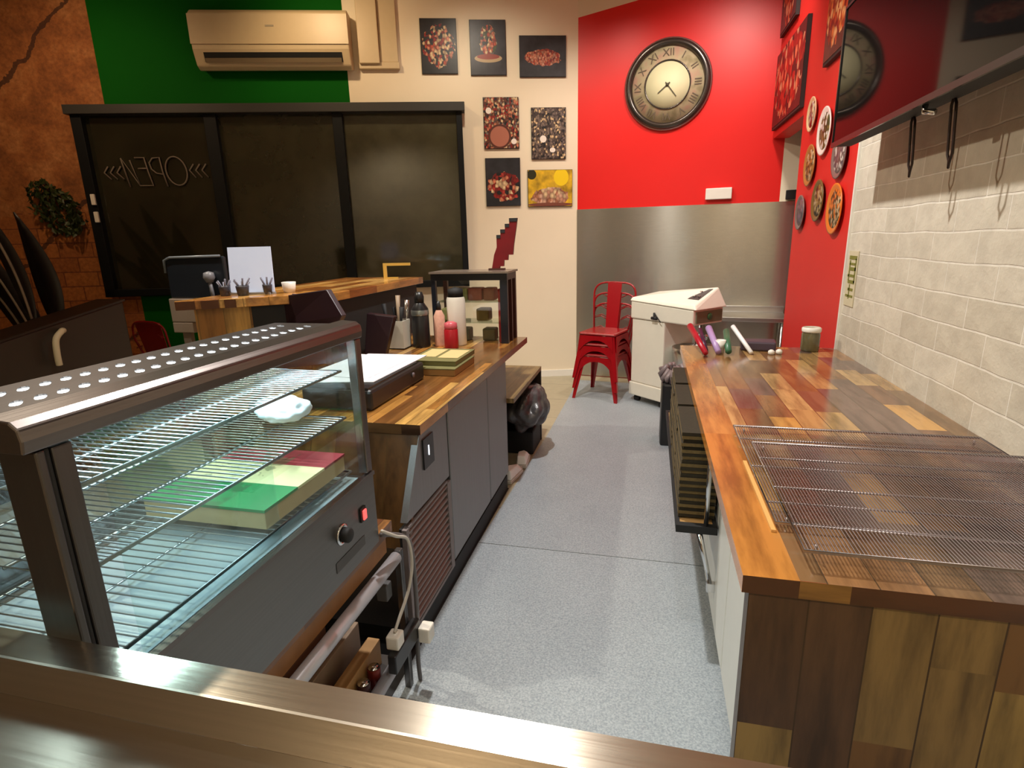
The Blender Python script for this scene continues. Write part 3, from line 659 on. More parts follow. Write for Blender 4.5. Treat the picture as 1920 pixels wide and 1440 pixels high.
# small things at the far end of the worktop
def seg(name, a, b, r1, r2, m, lab, cat, grp=None):
    g = MB(); g.tube([a, ((a[0]+b[0])/2, (a[1]+b[1])/2, (a[2]+b[2])/2), b], [r1, (r1+r2)/2, r2], 12); return tag(g.build(name, m), lab, cat, grp)
zc = .905
pk = mat('holder_black', (.02, .02, .025), .4)
o = seg('tongs', (.33, 3.30, .925), (.26, 3.62, 1.03), .015, .020, mat('red_grip', srgb(176, 24, 44), .3), 'red handled tool leaning at the far left end of the right worktop', 'tool', 'tools at the far end of the right worktop')
seg('marker_pen', (.405, 3.36, .922), (.37, 3.62, 1.02), .017, .020, mat('lilac_plastic', srgb(178, 148, 200), .35), 'lilac tool beside the red one', 'tool', 'tools at the far end of the right worktop')
seg('marker_pen', (.34, 3.40, .920), (.32, 3.62, 1.01), .013, .013, mat('plum_plastic', srgb(70, 30, 60), .35), 'dark plum tool between the red and lilac ones', 'tool', 'tools at the far end of the right worktop')
seg('serving_knife', (.59, 3.40, .912), (.51, 3.62, 1.03), .012, .014, mat('white_plastic_handle', srgb(244, 244, 244), .3), 'long white handled tool leaning in the middle', 'tool', 'tools at the far end of the right worktop')
seg('marker_pen', (.46, 3.36, .925), (.475, 3.62, 1.0), .018, .02, mat('green_plastic', srgb(60, 110, 80), .35), 'green tool beside the white cup', 'tool', 'tools at the far end of the right worktop')
g = MB(); g.lathe([(.022, 0), (.03, .075), (.027, .075), (.02, .006)], Matrix.Translation((.425, 3.45, .9005)), 20); tag(g.build('paper_cup', m_white), 'little white cup among the coloured tools', 'cup')
g = MB(); g.prism([(.55, 3.52, .9005), (.74, 3.50, .9005), (.76, 3.63, .9005), (.56, 3.64, .9005)], (0, 0, .055)); g.mi = 0
tag(g.build('cutlery_tray', mat('dark_mauve_tray', srgb(74, 62, 76), .4), bevel=.01), 'low dark mauve tray behind the white handled tool', 'tray')
for k, (x, y) in enumerate(((.70, 3.42), (.745, 3.44))):
    g = MB(); g.lathe([(.012, 0), (.018, .006), (.018, .02), (.008, .028), (0, .03)], Matrix.Translation((x, y, .9005)), 14)
    tag(g.build('sauce_tub', m_white), 'tiny white lidded tub %s' % ['beside the mauve tray', 'nearer the red wall'][k], 'tub', 'tiny tubs by the mauve tray')
jr = empty('spice_jar', (.935, 3.56, .9005), 0, 'squat glass jar with a white lid in front of the red wall', 'jar')
g = MB(); g.lathe([(.046, 0), (.05, .01), (.05, .10), (.045, .112)], None, 24); g.build('jar_body', mat('greenish_jar', srgb(98, 90, 62), .15, var=.3, scale=25, coat=.5), jr)
g = MB(); g.lathe([(.05, .1125), (.052, .118), (.052, .135), (.046, .14)], None, 24); g.build('lid', m_white, jr)

# ================================================================= mixer
mx = empty('dough_mixer', (-.14, 5.47, 0), R(-43), 'white spiral dough mixer on castors in front of the steel sheet', 'mixer')
m_mix = mat('mixer_enamel', srgb(228, 222, 206), .3)
g = MB(); g.box((0, 0, .2005), (.40, .40, .82)); g.build('column', m_mix, mx, bevel=.012)
g = MB(); g.box((-.012, -.012, .07), (.42, .42, .20)); g.build('plinth', m_mix, mx, bevel=.01)
g = MB(); g.prism([(-.01, -.012, .8205), (-.01, -.012, .985), (.72, -.012, .955), (.72, -.012, .8205)], (0, .40, 0)); g.build('head', m_mix, mx, bevel=.012)
# domed lid, higher at the far side toward the nose
lid = [(-.02, -.02, .986), (.735, -.02, .957), (.735, .40, .957), (-.02, .40, .986)]
g = MB(); g._add([(-.02, -.022, .987), (.75, -.022, .957), (.75, .40, .957), (-.02, .40, .987), (-.01, .0, 1.02), (.72, .0, 1.0), (.68, .36, 1.13), (.0, .36, 1.05)],
                 [(0, 3, 2, 1), (4, 5, 6, 7), (0, 1, 5, 4), (1, 2, 6, 5), (2, 3, 7, 6), (3, 0, 4, 7)])
g.build('lid', mat('mixer_lid', srgb(240, 234, 218), .3), mx, bevel=.012)
def lp(u, v, h): # on lid top
    z = (1.02*(1-u)+1.0*u)*(1-v)+(1.05*(1-u)+1.13*u)*v
    return Vector(((-.01)*(1-u)*(1-v)+.72*u*(1-v)+.0*(1-u)*v+.68*u*v, .36*v, z+h))
g = MB(); g._add([lp(.80, .25, .002), lp(.965, .25, .002), lp(.965, .85, .002), lp(.80, .85, .002), lp(.80, .25, .006), lp(.965, .25, .006), lp(.965, .85, .006), lp(.80, .85, .006)],
                 [(0, 3, 2, 1), (4, 5, 6, 7), (0, 1, 5, 4), (1, 2, 6, 5), (2, 3, 7, 6), (3, 0, 4, 7)])
cp = g.build('control_panel', m_black, mx)
for u, v in ((.85, .4), (.92, .4), (.85, .68)):
    g = MB(); c = lp(u, v, .006); g.cyl(c, c+Vector((0, 0, .008)), .014, 12); g.build('knob', m_chrome, mx)
g = MB(); g.box((.7205, .02, .84), (.732, .36, .94)); g.build('nose_plate', mat('nose_grey', srgb(120, 118, 96), .35, .3), mx)
g = MB(); g.lathe([(.03, 0), (.03, .006), (0, .008)], Matrix.Translation((.7325, .19, .89)) @ Matrix.Rotation(R(90), 4, 'Y'), 20); g.build('badge', mat('badge_green', srgb(50, 90, 50), .4), mx)
g = MB(); g.lathe([(.15, .34), (.19, .37), (.205, .55), (.21, .60), (.20, .60), (.185, .38), (0, .36)], Matrix.Translation((.60, .20, 0)), 40); g.build('bowl', m_steel, mx)
g = MB(); g.lathe([(.09, .10), (.09, .338)], Matrix.Translation((.60, .20, 0)), 24); g.box((.4005, .06, .0995), (.56, .34, .20)); g.build('bowl_support', mat('mixer_grey', srgb(140, 134, 120), .4), mx)
g = MB(); g.cyl((.60, .20, .82), (.60, .20, .42), .018, 12)
g.tube([(.60+.09*math.cos(a), .20+.09*math.sin(a), .72-.045*a) for a in [i*.4 for i in range(17)]], .012, 8); g.build('spiral_hook', m_chrome, mx)
g = MB(); g.tube([(.30, -.03, .90), (.30, -.03, .86), (.30, -.04, .85)], .010, 8); g.cyl((.27, -.028, .85), (.33, -.028, .85), .014, 10); g.cyl((.30, -.03, .90), (.38, -.03, .82), .004, 6); g.build('latch', m_blackm, mx)
for x, y in ((.05, .05), (.37, .05), (.05, .35), (.37, .35)):
    g = MB(); g.cyl((x, y-.018, .032), (x, y+.018, .032), .032, 16); g.cyl((x, y, .03), (x, y, .0695), .012, 8); g.build('caster', m_blackm, mx)

# ================================================================= stacked red chairs
def make_chair(label, group, mm, solid=False):
    t = empty('metal_chair', (0, 0, 0), 0, label, 'chair', group)
    s = .19; z = .46
    g = MB(); g.box((-s, -s, z-.028), (s, s, z)); g.build('seat', mm, t, bevel=.014)
    for sx in (-1, 1):
        for sy in (-1, 1):
            topx, topy = sx*(s-.012), sy*(s-.012); bx, by = sx*.238, sy*(.235 if sy < 0 else .255)
            g = MB()
            w1, w2 = .066, .03
            for (dx, dy) in ((1, 0), (0, 1)):
                a = Vector((topx, topy, z-.03)); b = Vector((bx, by, 0))
                e = Vector((-sx*dx, -sy*dy, 0)); th = Vector((-sx*dy, -sy*dx, 0))*.006
                g.prism([a, a+e*w1, b+e*w2, b], th)
            g.build('leg', mm, t, bevel=.002)
    # arched aprons between the legs
    for k in range(4):
        T = Matrix.Rotation(k*PI/2, 4, 'Z'); n = 12; g = MB()
        outer = []; inner = []
        for i in range(n+1):
            u = -1+2*i/n; dep = .045+.11*abs(u)**2.6
            outer.append((u*(s-.03), -s-.004, z-.03)); inner.append((u*(s-.02)*(1+.06*abs(u)**4), -s-.004-.012*abs(u)**2, z-.03-dep))
        for i in range(n):
            g.prism([outer[i], outer[i+1], inner[i+1], inner[i]], (0, .006, 0), T)
        g.build('apron', mm, t)
    # back hoop and splat
    pts = [(-s+.005, s-.01, z-.01)]
    for i in range(13):
        a = PI-PI*i/12; cx = .20*math.cos(a)
        x = math.copysign(abs(math.cos(a))**.55, math.cos(a))*.225 if abs(math.cos(a)) > 1e-6 else 0
        zz = .74+.17*max(0, math.sin(a))**.6
        pts.append((x, s+.07+.02*math.sin(a), zz))
    pts.append((s-.005, s-.01, z-.01))
    g = MB(); g.tube(pts, .010, 10); g.build('back_hoop', mm, t)
    wd = .075 if not solid else .175
    g = MB(); g.prism([(-wd*.85, s+.005, z-.005), (wd*.85, s+.005, z-.005), (wd, s+.085, .905), (-wd, s+.085, .905)], (0, -.006, 0)); g.build('back_splat', mm, t, bevel=.002)
    for zz in (.66, .78):
        yy = s+.01+.085*(zz-z)/.4
        for sg in (-1, 1):
            g = MB(); g.tube([(sg*(wd), yy+.004, zz-.02), (sg*.14, yy+.015, zz+.012), (sg*.22, yy+.018, zz-.012)], .005, 8); g.build('back_rung', mm, t)
    return t
c1 = make_chair('bottom red metal chair of the stack beside the white mixer', 'stacked red metal chairs', m_redmetal)
def place(o, x, y, z, rz): o.location = (x, y, z); o.rotation_euler = (0, 0, rz)
place(c1, -.415, 5.60, .006, R(-18))
c2 = copy_tree(c1); place(c2, -.415, 5.60, .112, R(-18)); c2['label'] = 'middle red metal chair of the stack beside the white mixer'
c3 = copy_tree(c1); place(c3, -.415, 5.60, .218, R(-18)); c3['label'] = 'top red metal chair of the stack beside the white mixer'
c4 = make_chair('red metal chair with a broad back, standing in the dining area by the green wall', None, m_redmetal, True)
place(c4, -4.54, 4.57, 0, R(172))

# ================================================================= left counter
lt_tones = [(0, srgb(120, 80, 40)), (.16, srgb(170, 118, 56)), (.32, srgb(136, 90, 44)), (.5, srgb(202, 158, 88)), (.62, srgb(124, 78, 38)), (.8, srgb(180, 130, 64))]
m_lt = wood('butcher_block_left', ('Y', 'X'), .9, .045, lt_tones, .25, .4, 5.2)
m_le = wood('butcher_edge_left', ('Y', 'Z'), .35, .2, [(0, srgb(120, 70, 36)), (.4, srgb(176, 122, 60)), (.7, srgb(96, 48, 26))], .25, .4, 6.1)
m_lx = wood('butcher_end_left', ('X', 'Z'), .3, .2, [(0, srgb(70, 50, 36)), (.5, srgb(96, 70, 44))], .3, .3, 2.1)
m_sidep = wood('wood_side_panel', ('Z', 'X'), .9, .11, [(0, srgb(148, 110, 58)), (.4, srgb(120, 84, 42)), (.75, srgb(96, 66, 34))], .35, .2, 1.9)
g = MB(); slab_faces(g, -1.72, -.83, 1.89, 3.87, .86, .90)
lc = empty('wooden_worktop', (-1.27, 2.88, .86), 0, 'left wooden worktop on top of the grey steel fridge', 'worktop')
g.build('top', [m_lt, m_le, m_lx], lc, world=True)
g = MB(); g.prism([(-1.72, 1.90, .8595), (-.845, 1.90, .8595), (-.845, 1.745, .45), (-1.72, 1.745, .45)], (0, .02, 0)); g.build('end_panel', m_sidep, lc, world=True)
lf = empty('counter_fridge', (-1.27, 2.6, 0), 0, 'long grey steel counter fridge under the left worktop', 'fridge')
m_door = steel('fridge_door_steel', (.28, .275, .275), .42, 'Z', bump=.1, metal=.85)
g = MB(); g.prism([(-1.70, 1.93, .86), (-1.70, 1.78, .45), (-1.70, 1.74, .10), (-1.70, 3.27, .10), (-1.70, 3.27, .86)], (.83, 0, 0)); g.build('body', m_darkst, lf, world=True) 
g = MB(); g.prism([(-.8695, 1.905, .855), (-.8695, 1.74, .565), (-.8695, 2.205, .555), (-.8695, 2.205, .855)], (.027, 0, 0)); g.build('control_fascia', m_door, lf, world=True)
g = MB(); g.box((-.8420, 1.925, .70), (-.836, 2.03, .825)); dsp = g.build('controller', m_black, lf, world=True)
g = MB(); text_geo(g, '1', .06, Matrix.Translation((-.8352, 1.975, .765)) @ Matrix.Rotation(R(90), 4, 'Z') @ Matrix.Rotation(R(90), 4, 'X')); g.build('controller_readout', mat('lit_readout', (.8, .85, .9), .4, emit=(.85, .9, 1), es=2.5), lf, world=True)
# grille
g = MB(); g.prism([(-.8695, 1.725, .545), (-.8695, 1.725, .10), (-.8695, 2.205, .10), (-.8695, 2.205, .535)], (.012, 0, 0)); g.build('grille_back', m_blackm, lf, world=True)
gm = steel('grille_steel', (.24, .20, .195), .5, 'Y', bump=.1, metal=.4)
g = MB()
for i in range(14):
    z0 = .115+i*.0305; g.prism([(-.857, 1.745, z0), (-.840, 1.745, z0+.004), (-.840, 1.745, z0+.011), (-.857, 1.745, z0+.02)], (0, .42, 0))
g.build('grille_slats', gm, lf, world=True)
g = MB(); g.box((-.857, 1.72, .10), (-.838, 1.7445, .545)).box((-.857, 2.1655, .10), (-.838, 2.205, .535)).box((-.857, 1.745, .538), (-.838, 2.165, .548)).box((-.857, 1.745, .10), (-.838, 2.165, .1145)); g.build('grille_frame', gm, lf, world=True)
for y0, y1 in ((2.215, 2.835), (2.848, 3.262)):
    g = MB(); g.box((-.8695, y0, .125), (-.838, y1, .852)); g.build('door', m_door, lf, world=True, bevel=.004)
g = MB(); g.box((-1.66, 1.78, 0), (-.848, 3.265, .0995)); g.build('plinth', m_blackm, lf, world=True)
# open bay with lower wooden shelf at the far end
sh = empty('wooden_shelf_unit', (-1.25, 3.77, 0), 0, 'low open wooden shelf unit at the far end of the left counter', 'shelf unit')
g = MB(); slab_faces(g, -1.68, -.80, 3.30, 4.24, .575, .605); g.build('shelf', [wood('shelf_unit_wood', ('Y', 'X'), .8, .09, [(0, srgb(132, 108, 66)), (.5, srgb(110, 88, 54))], .4, .1, 1.0)]*3, sh, world=True)
g = MB(); g.box((-1.68, 4.21, 0), (-.80, 4.24, .5745)); g.build('end_panel', mat('shelf_end_dark', srgb(48, 36, 22), .5), sh, world=True)
g = MB(); g.box((-1.68, 3.30, 0), (-1.65, 4.209, .5745)).box((-1.64, 3.28, .606), (-1.61, 3.85, .859)); g.build('back_panel', m_blackm, sh, world=True)
# bag, shoes and things under it
def blob(name, c, rad, m, lab, cat, grp=None, sq=(1, 1, 1), amp=.25, sd=0, sub=4):
    bm = bmesh.new(); bmesh.ops.create_icosphere(bm, subdivisions=sub, radius=1)
    rnd = random.Random(sd); ph = [(Vector((rnd.uniform(-1, 1), rnd.uniform(-1, 1), rnd.uniform(-1, 1)))*rnd.uniform(2, 6), rnd.uniform(0, 6)) for _ in range(9)]
    for v in bm.verts:
        d = sum(abs(math.sin(v.co.dot(k)+p)) for k, p in ph)/9
        v.co = Vector((v.co.x*sq[0], v.co.y*sq[1], v.co.z*sq[2]))*rad*(1-amp+2*amp*d)
    lo = min(v.co.z for v in bm.verts)
    for v in bm.verts: v.co.z -= lo
    me = bpy.data.meshes.new(name); bm.to_mesh(me); bm.free(); me.materials.append(m)
    for p in me.polygons: p.use_smooth = True
    o = bpy.data.objects.new(name, me); COL.objects.link(o); o.location = c; return tag(o, lab, cat, grp)
m_bag = mat('grey_black_bag', (.06, .055, .058), .3, var=.6, scale=16, spec=.7, bump=1.0)
blob('plastic_bag', (-.855, 3.93, .185), .145, m_bag, 'crumpled dark plastic bag bulging out under the low shelf', 'bag', None, (1, 1.5, 1.05), .32, 3, 5)
g = MB(); g.box((-1.02, 3.88, .001), (-.80, 4.18, .18)); tag(g.build('storage_crate', m_blackm, bevel=.01), 'black crate on the floor under the dark plastic bag', 'crate')
def shoe(x, y, z, rz, lab):
    o = empty('shoe', (x, y, z), rz, lab, 'shoe', 'pale shoes by the left counter')
    g = MB(); out = [(-.04, -.12), (.035, -.12), (.045, 0), (.048, .09), (.02, .15), (-.03, .145), (-.05, .08), (-.04, 0)]
    g.prism([(a, b, 0) for a, b in out], (0, 0, .025)); g.build('sole', mat('shoe_sole', srgb(200, 196, 188), .6), o, bevel=.005)
    g = MB(); g._add([(-.036, -.115, .026), (.032, -.115, .026), (.044, .09, .026), (-.045, .08, .026), (.0, .145, .026), (-.03, -.10, .09), (.025, -.10, .09), (.03, .0, .085), (-.03, .0, .085), (.0, .12, .05)],
                     [(0, 1, 6, 5), (5, 6, 7, 8), (1, 2, 7, 6), (0, 5, 8, 3), (2, 4, 9, 7), (3, 8, 9, 4), (8, 7, 9), (0, 3, 4, 2, 1)])
    g.build('upper', mat('shoe_upper', srgb(244, 242, 238), .6), o, bevel=.008)
shoe(-.845, 3.72, .001, R(8), 'pale shoe on the floor beside the black crate')
shoe(-.86, 3.45, .001, R(-6), 'pale shoe tucked against the fridge corner')
g = MB(); g.box((-1.45, 3.33, .0015), (-1.0, 3.68, .30)); tag(g.build('storage_box', mat('pale_box', srgb(170, 160, 150), .6), bevel=.01), 'pale box at the back under the low shelf', 'box')
g = MB(); g.box((-1.5, 3.40, .6055), (-1.0, 3.75, .76)); tag(g.build('appliance', mat('dark_grey_box', srgb(50, 44, 48), .4), bevel=.02), 'dark grey appliance standing on the low shelf under the worktop end', 'appliance')

# printer with papers
pr_ = empty('receipt_printer', (-1.24, 2.30, .9005), 0, 'black boxy printer on the near end of the left worktop', 'printer')
g = MB(); g.prism([(-1.42, 2.02, .9005), (-1.095, 2.02, .9005), (-1.095, 2.60, .9005), (-1.42, 2.60, .9005)], (0, 0, .09)); g.build('body', m_black, pr_, world=True, bevel=.015)
g = MB(); g.box((-1.40, 2.03, .991), (-1.11, 2.55, .998)); g.build('lid', mat('printer_lid', (.02, .02, .022), .25), pr_, world=True)
g = MB(); g.cyl((-1.094, 2.45, .955), (-1.088, 2.45, .955), .012, 14); g.build('button', mat('grey_button', srgb(110, 100, 104), .4), pr_, world=True)
m_paper = mat('printed_paper', srgb(236, 236, 244), .6, var=.12, scale=22)
g = MB()
g.prism([(-1.46, 2.06, .9995), (-1.13, 2.12, .9995), (-1.115, 2.69, .9995), (-1.45, 2.69, .9995)], (0, 0, .004)); g.prism([(-1.50, 2.20, .9995+.0041), (-1.18, 2.15, 1.0036), (-1.16, 2.60, 1.0036), (-1.48, 2.66, 1.0036)], (0, 0, .003))
tag(g.build('paper_sheets', m_paper), 'white printed paper sheets lying on the black printer', 'papers')
# pizza boxes
m_pz = pic_mat('pizza_box_print', srgb(110, 112, 70), [srgb(120, 124, 80), crm, srgb(150, 150, 104)], (0, 0, .3, .3), 12, seed=2)
def pbox(x0, x1, y0, y1, z0, h, top, lab, grp=None, side=None):
    o = empty('pizza_box', ((x0+x1)/2, (y0+y1)/2, z0), 0, lab, 'pizza box', grp)
    g = MB(); g.box((x0, y0, z0), (x1, y1, z0+h*.86)); g.build('tray', side or m_card, o, world=True, bevel=.002)
    g = MB(); g.box((x0-.002, y0-.002, z0+h*.865), (x1+.002, y1+.002, z0+h)); g.build('lid', top, o, world=True)
    return o
m_olive = mat('olive_card', srgb(112, 108, 64), .7, var=.1)
pbox(-1.21, -.955, 2.66, 3.0, .901, .038, m_olive, 'lower flat olive pizza box on the left worktop', 'pizza boxes on the left worktop', mat('kraft_edge', srgb(150, 110, 58), .8))
o = pbox(-1.24, -.97, 2.72, 3.06, .940, .026, m_olive, 'upper flat olive pizza box with pale squares on the left worktop', 'pizza boxes on the left worktop', m_olive)
g = MB(); g.box((-1.22, 2.82, .9665), (-1.12, 3.03, .9675)).box((-1.10, 2.80, .9665), (-.985, 3.02, .9675)); g.build('label_squares', mat('pale_squares', srgb(206, 184, 128), .7), o, world=True)
# bottles, holder
def lathe_obj(name, x, y, z, prof, m, lab, cat, grp=None):
    o = empty(name, (x, y, z), 0, lab, cat, grp); g = MB(); g.lathe(prof, None, 28); g.build('body', m, o); return o
b = lathe_obj('sauce_bottle', -1.455, 3.44, .9005, [(.055, 0), (.058, .01), (.056, .25), (.03, .29)], m_black, 'tall black bottle beside the white holder', 'bottle', 'bottles on the left worktop')
g = MB(); g.lathe([(.03, .2905), (.032, .33), (.022, .36), (0, .362)], None, 20); g.build('cap', m_black, b)
g = MB(); g.lathe([(.0575, .21), (.0585, .215), (.0585, .24), (.0565, .245)], None, 28); g.build('neck_band', mat('silver_band', (.3, .33, .32), .3, .8), b)
b = lathe_obj('sauce_bottle', -1.335, 3.47, .9005, [(.036, 0), (.038, .01), (.037, .2), (.018, .24)], mat('pink_print_plastic', srgb(220, 170, 150), .4, var=.3, scale=40), 'slim pink and white squeeze bottle beside the tall black bottle', 'bottle', 'bottles on the left worktop')
g = MB(); g.lathe([(.018, .2405), (.016, .27), (.005, .30), (0, .301)], None, 16); g.build('cap', m_black, b)
b = lathe_obj('spray_bottle', -1.235, 3.53, .9005, [(.058, 0), (.062, .01), (.062, .30), (.056, .32)], mat('white_bottle', srgb(232, 228, 216), .4), 'large white cylinder with a black top behind the red tub', 'bottle', 'bottles on the left worktop')
g = MB(); g.lathe([(.05, .3205), (.05, .37), (.0, .385)], None, 20); g.build('cap', m_blackm, b)
b = lathe_obj('red_tub', -1.232, 3.40, .9005, [(.042, 0), (.046, .01), (.045, .12), (.04, .13)], mat('red_plastic', srgb(176, 28, 40), .35), 'short red tub in front of the white cylinder', 'tub')
g = MB(); g.lathe([(.041, .1305), (.043, .135), (.041, .165), (.02, .175), (0, .176)], None, 24); g.build('lid', mat('pink_lid', srgb(200, 90, 100), .35), b)
h = empty('utensil_holder', (-1.60, 3.38, .9005), 0, 'white open utensil box with black handles sticking out', 'utensil holder')
g = MB(); wl = .006
for a, b_ in (((-1.67, 3.32), (-1.53, 3.32+wl)), ((-1.67, 3.44-wl), (-1.53, 3.44)), ((-1.67, 3.32+wl), (-1.67+wl, 3.44-wl)), ((-1.53-wl, 3.32+wl), (-1.53, 3.44-wl))):
    g.box((a[0], a[1], .9005), (b_[0], b_[1], 1.085))
g.box((-1.67, 3.32, .9005), (-1.53, 3.44, .907)); g.build('holder_box', mat('holder_white', srgb(206, 204, 192), .4), h, world=True)
for k, (x, y, tx, ty, hh) in enumerate(((-1.64, 3.36, -.04, .02, 1.19), (-1.60, 3.40, .0, .03, 1.24), (-1.57, 3.36, .02, .01, 1.17), (-1.558, 3.41, .02, .02, 1.21), (-1.62, 3.42, -.02, .03, 1.16))):
    g = MB(); g.tube([(x, y, .91), (x+tx*.6, y+ty*.6, 1.09), (x+tx, y+ty, hh)], [.006, .009, .016], 10)
    tag(g.build('kitchen_tool', [m_blackm, mat('taupe_handle', srgb(150, 128, 104), .5), m_blackm, m_chrome, m_blackm][k]), ['black handled tool leaning left', 'taupe handled tool at the back', 'black handled tool leaning right', 'steel handled tool', 'black handled tool at the back left'][k]+' in the white utensil box', 'tool', 'tools in the utensil box')
# card machine, dark
g = MB(); g.prism([(-1.70, 3.10, .9005), (-1.56, 3.10, .9005), (-1.50, 3.14, 1.14), (-1.68, 3.14, 1.16)], (0, .05, 0)); tag(g.build('card_terminal', mat('dark_plum_plastic', srgb(42, 26, 32), .35), bevel=.006), 'dark plum upright terminal leaning in front of the white utensil box', 'terminal')
# glass display cabinet at the far end
cb = empty('glass_display_cabinet', (-1.2, 3.70, .9005), 0, 'black and maroon framed glass cabinet at the far end of the left worktop', 'display cabinet')
x0, x1, y0, y1, z0, z1 = -1.43, -.90, 3.60, 3.862, .901, 1.37
m_cbf = mat('cabinet_black', (.010, .012, .018), .3); m_cbm = mat('cabinet_brown', srgb(70, 40, 34), .35)
g = MB()
for (a, b_) in (((x0, y0), (x0+.03, y0+.03)), ((x1-.05, y0), (x1, y0+.03))): g.box((a[0], a[1], z0), (b_[0], b_[1], z1-.05))
g.box((x0, y0, z1-.0495), (x1, y0+.03, z1-.005)).box((x0, y0, z0), (x1, y0+.0, z0)); g.build('front_frame', m_cbf, cb, world=True)
g = MB(); g.box((x1-.03, y1-.03, z0), (x1, y1, z1-.05)).box((x0, y1-.03, z0), (x0+.03, y1, z1-.05)).box((x1-.03, y0+.0305, z1-.0495), (x1, y1, z1-.005)).box((x1-.03, (y0+y1)/2-.01, z0), (x1, (y0+y1)/2+.012, z1-.05)); g.build('side_frame', m_cbm, cb, world=True)
g = MB(); g.box((x0-.005, y0-.02, z1-.0045), (x1+.012, y1+.005, z1+.008)); g.build('top', mat('cabinet_top', srgb(150, 136, 124), .25, .5), cb, world=True)
for zz in (1.03, 1.17):
    g = MB(); g.box((x0+.031, y0+.035, zz), (x1-.055, y1-.035, zz+.008)); g.build('shelf', glassmat('shelf_glass', (.8, .85, .8)), cb, world=True)
g = MB(); g.box((x0+.031, y0+.01, z0+.01), (x1-.051, y0+.014, z1-.051)); g.build('front_glass', glassmat('cab_glass', (.92, .95, .92)), cb, world=True)
k = 0
for (x, zz, cc, w_) in ((-1.36, 1.039, srgb(190, 190, 130), .04), (-1.25, 1.179, srgb(190, 190, 130), .045), (-1.15, 1.179, srgb(190, 110, 100), .05), (-1.05, 1.179, srgb(180, 120, 104), .04), (-1.10, 1.039, srgb(120, 96, 50), .045), (-1.25, .902, srgb(90, 84, 70), .05), (-1.06, .902, srgb(84, 80, 60), .045)):
    g = MB(); g.box((x-w_, 3.68, zz), (x+w_, 3.78, zz+.085)); k += 1
    tag(g.build('snack_packet', mat('packet_%d' % k, cc, .5, var=.3, scale=30), bevel=.01), ['pale green packet on the middle shelf of the glass cabinet', 'pale green packet on the top shelf of the glass cabinet', 'pink packet on the top shelf of the glass cabinet', 'salmon packet at the right of the top shelf in the glass cabinet', 'tan packet on the middle shelf of the glass cabinet', 'grey packet on the floor of the glass cabinet', 'olive packet on the floor of the glass cabinet'][k-1], 'packet', 'packets in the glass cabinet')
for yy, hh, cc, lab in ((3.665, .36, srgb(160, 24, 34), 'red upright carton behind the side frame of the glass cabinet'), (3.80, .34, srgb(200, 150, 150), 'pink white upright carton in the far corner of the glass cabinet')):
    g = MB(); g.box((-.975, yy-.03, .9015), (-.935, yy+.03, .9015+hh)); tag(g.build('upright_carton', mat('carton_'+str(hh), cc, .5), bevel=.004), lab, 'carton', 'upright cartons in the glass cabinet')
# stair-edged dark red card stack on the cabinet
fn = empty('card_display', (-1.02, 3.74, 1.3785), 0, 'dark red display with stair stepped edges standing on the glass cabinet', 'card display')
prof = [(0, 0), (.075, 0)]
zz = 0; rightx = [.075, .10, .10, .125, .125, .15, .15, .175, .185, .20]; 
R_ = [(.055, 0), (.058, .025), (.085, .025), (.088, .065), (.115, .065), (.118, .10), (.150, .10), (.158, .17), (.175, .27), (.185, .335)]
L_ = [(.130, .335), (.130, .30), (.100, .30), (.100, .265), (.068, .265), (.068, .23), (.040, .23), (.040, .15), (.020, .10), (0, 0)]
g = MB(); g.prism([(a-.02, .0, b) for a, b in R_+L_], (0, .022, 0)); g.build('cards', mat('dark_red_card', srgb(110, 14, 22), .4, var=.3, scale=14), fn)
g = MB()
for i in range(len(L_)-1):
    a, b_ = L_[i], L_[i+1]
    if abs(a[1]-b_[1]) < .005: g.box((min(a[0], b_[0])-.02, -.003, a[1]-.022), (max(a[0], b_[0])-.02, -.0005, a[1]))
g.box((.11, -.003, .313), (.165, -.0005, .335)); g.build('card_tips', m_blackm, fn)
g = MB(); g.box((-.04, -.01, -.0005), (.07, .03, .012)); g.build('stand', m_cbm, fn)

# ================================================================= raised bar ledge
m_bar = wood('bar_ledge_wood', ('Y', 'X'), .35, .10, [(0, srgb(186, 130, 62)), (.3, srgb(212, 164, 92)), (.6, srgb(140, 84, 36)), (.8, srgb(170, 112, 54))], .25, .4, 8.3)
m_barf = wood('bar_front_wood', ('Z', 'X'), .75, .11, [(0, srgb(206, 160, 84)), (.4, srgb(186, 136, 66)), (.7, srgb(160, 110, 50))], .4, .2, 4.4)
bar = empty('bar_counter', (-2.0, 3.3, 0), 0, 'raised bar with a light wood ledge behind the left counter', 'bar counter')
g = MB()
for (pts) in ([(-2.38, 2.42), (-2.08, 2.60), (-1.72, 2.90), (-1.72, 4.17), (-2.38, 4.17)],):
    g.prism([(x, y, 1.262) for x, y in pts], (0, 0, .048))
g.build('ledge', m_bar, bar, world=True, bevel=.003)
g = MB(); g.prism([(-2.34, 2.50, 0), (-2.10, 2.645, 0), (-1.77, 2.93, 0), (-1.77, 4.1, 0), (-2.34, 4.1, 0)], (0, 0, 1.2615)); g.build('base', m_barf, bar, world=True)
g = MB(); g.prism([(-1.769, 2.932, .9005), (-1.769, 4.1, .9005), (-1.769, 4.1, 1.2610), (-1.769, 2.932, 1.2610)], (.02, 0, 0)).prism([(-2.10, 2.642, .9005), (-1.769, 2.93, .9005), (-1.769, 2.93, 1.261), (-2.10, 2.642, 1.261)], (.012, -.014, 0)); g.build('ledge_shade_panel', m_blackm, bar, world=True)  # black panels stand in for the shadow below the ledge
m_dkedge = mat('dark_endgrain', srgb(84, 44, 18), .4, var=.3)
g = MB(); 
A = Vector((-2.382, 2.418, 0)); B = Vector((-2.082, 2.598, 0)); D = (B-A)
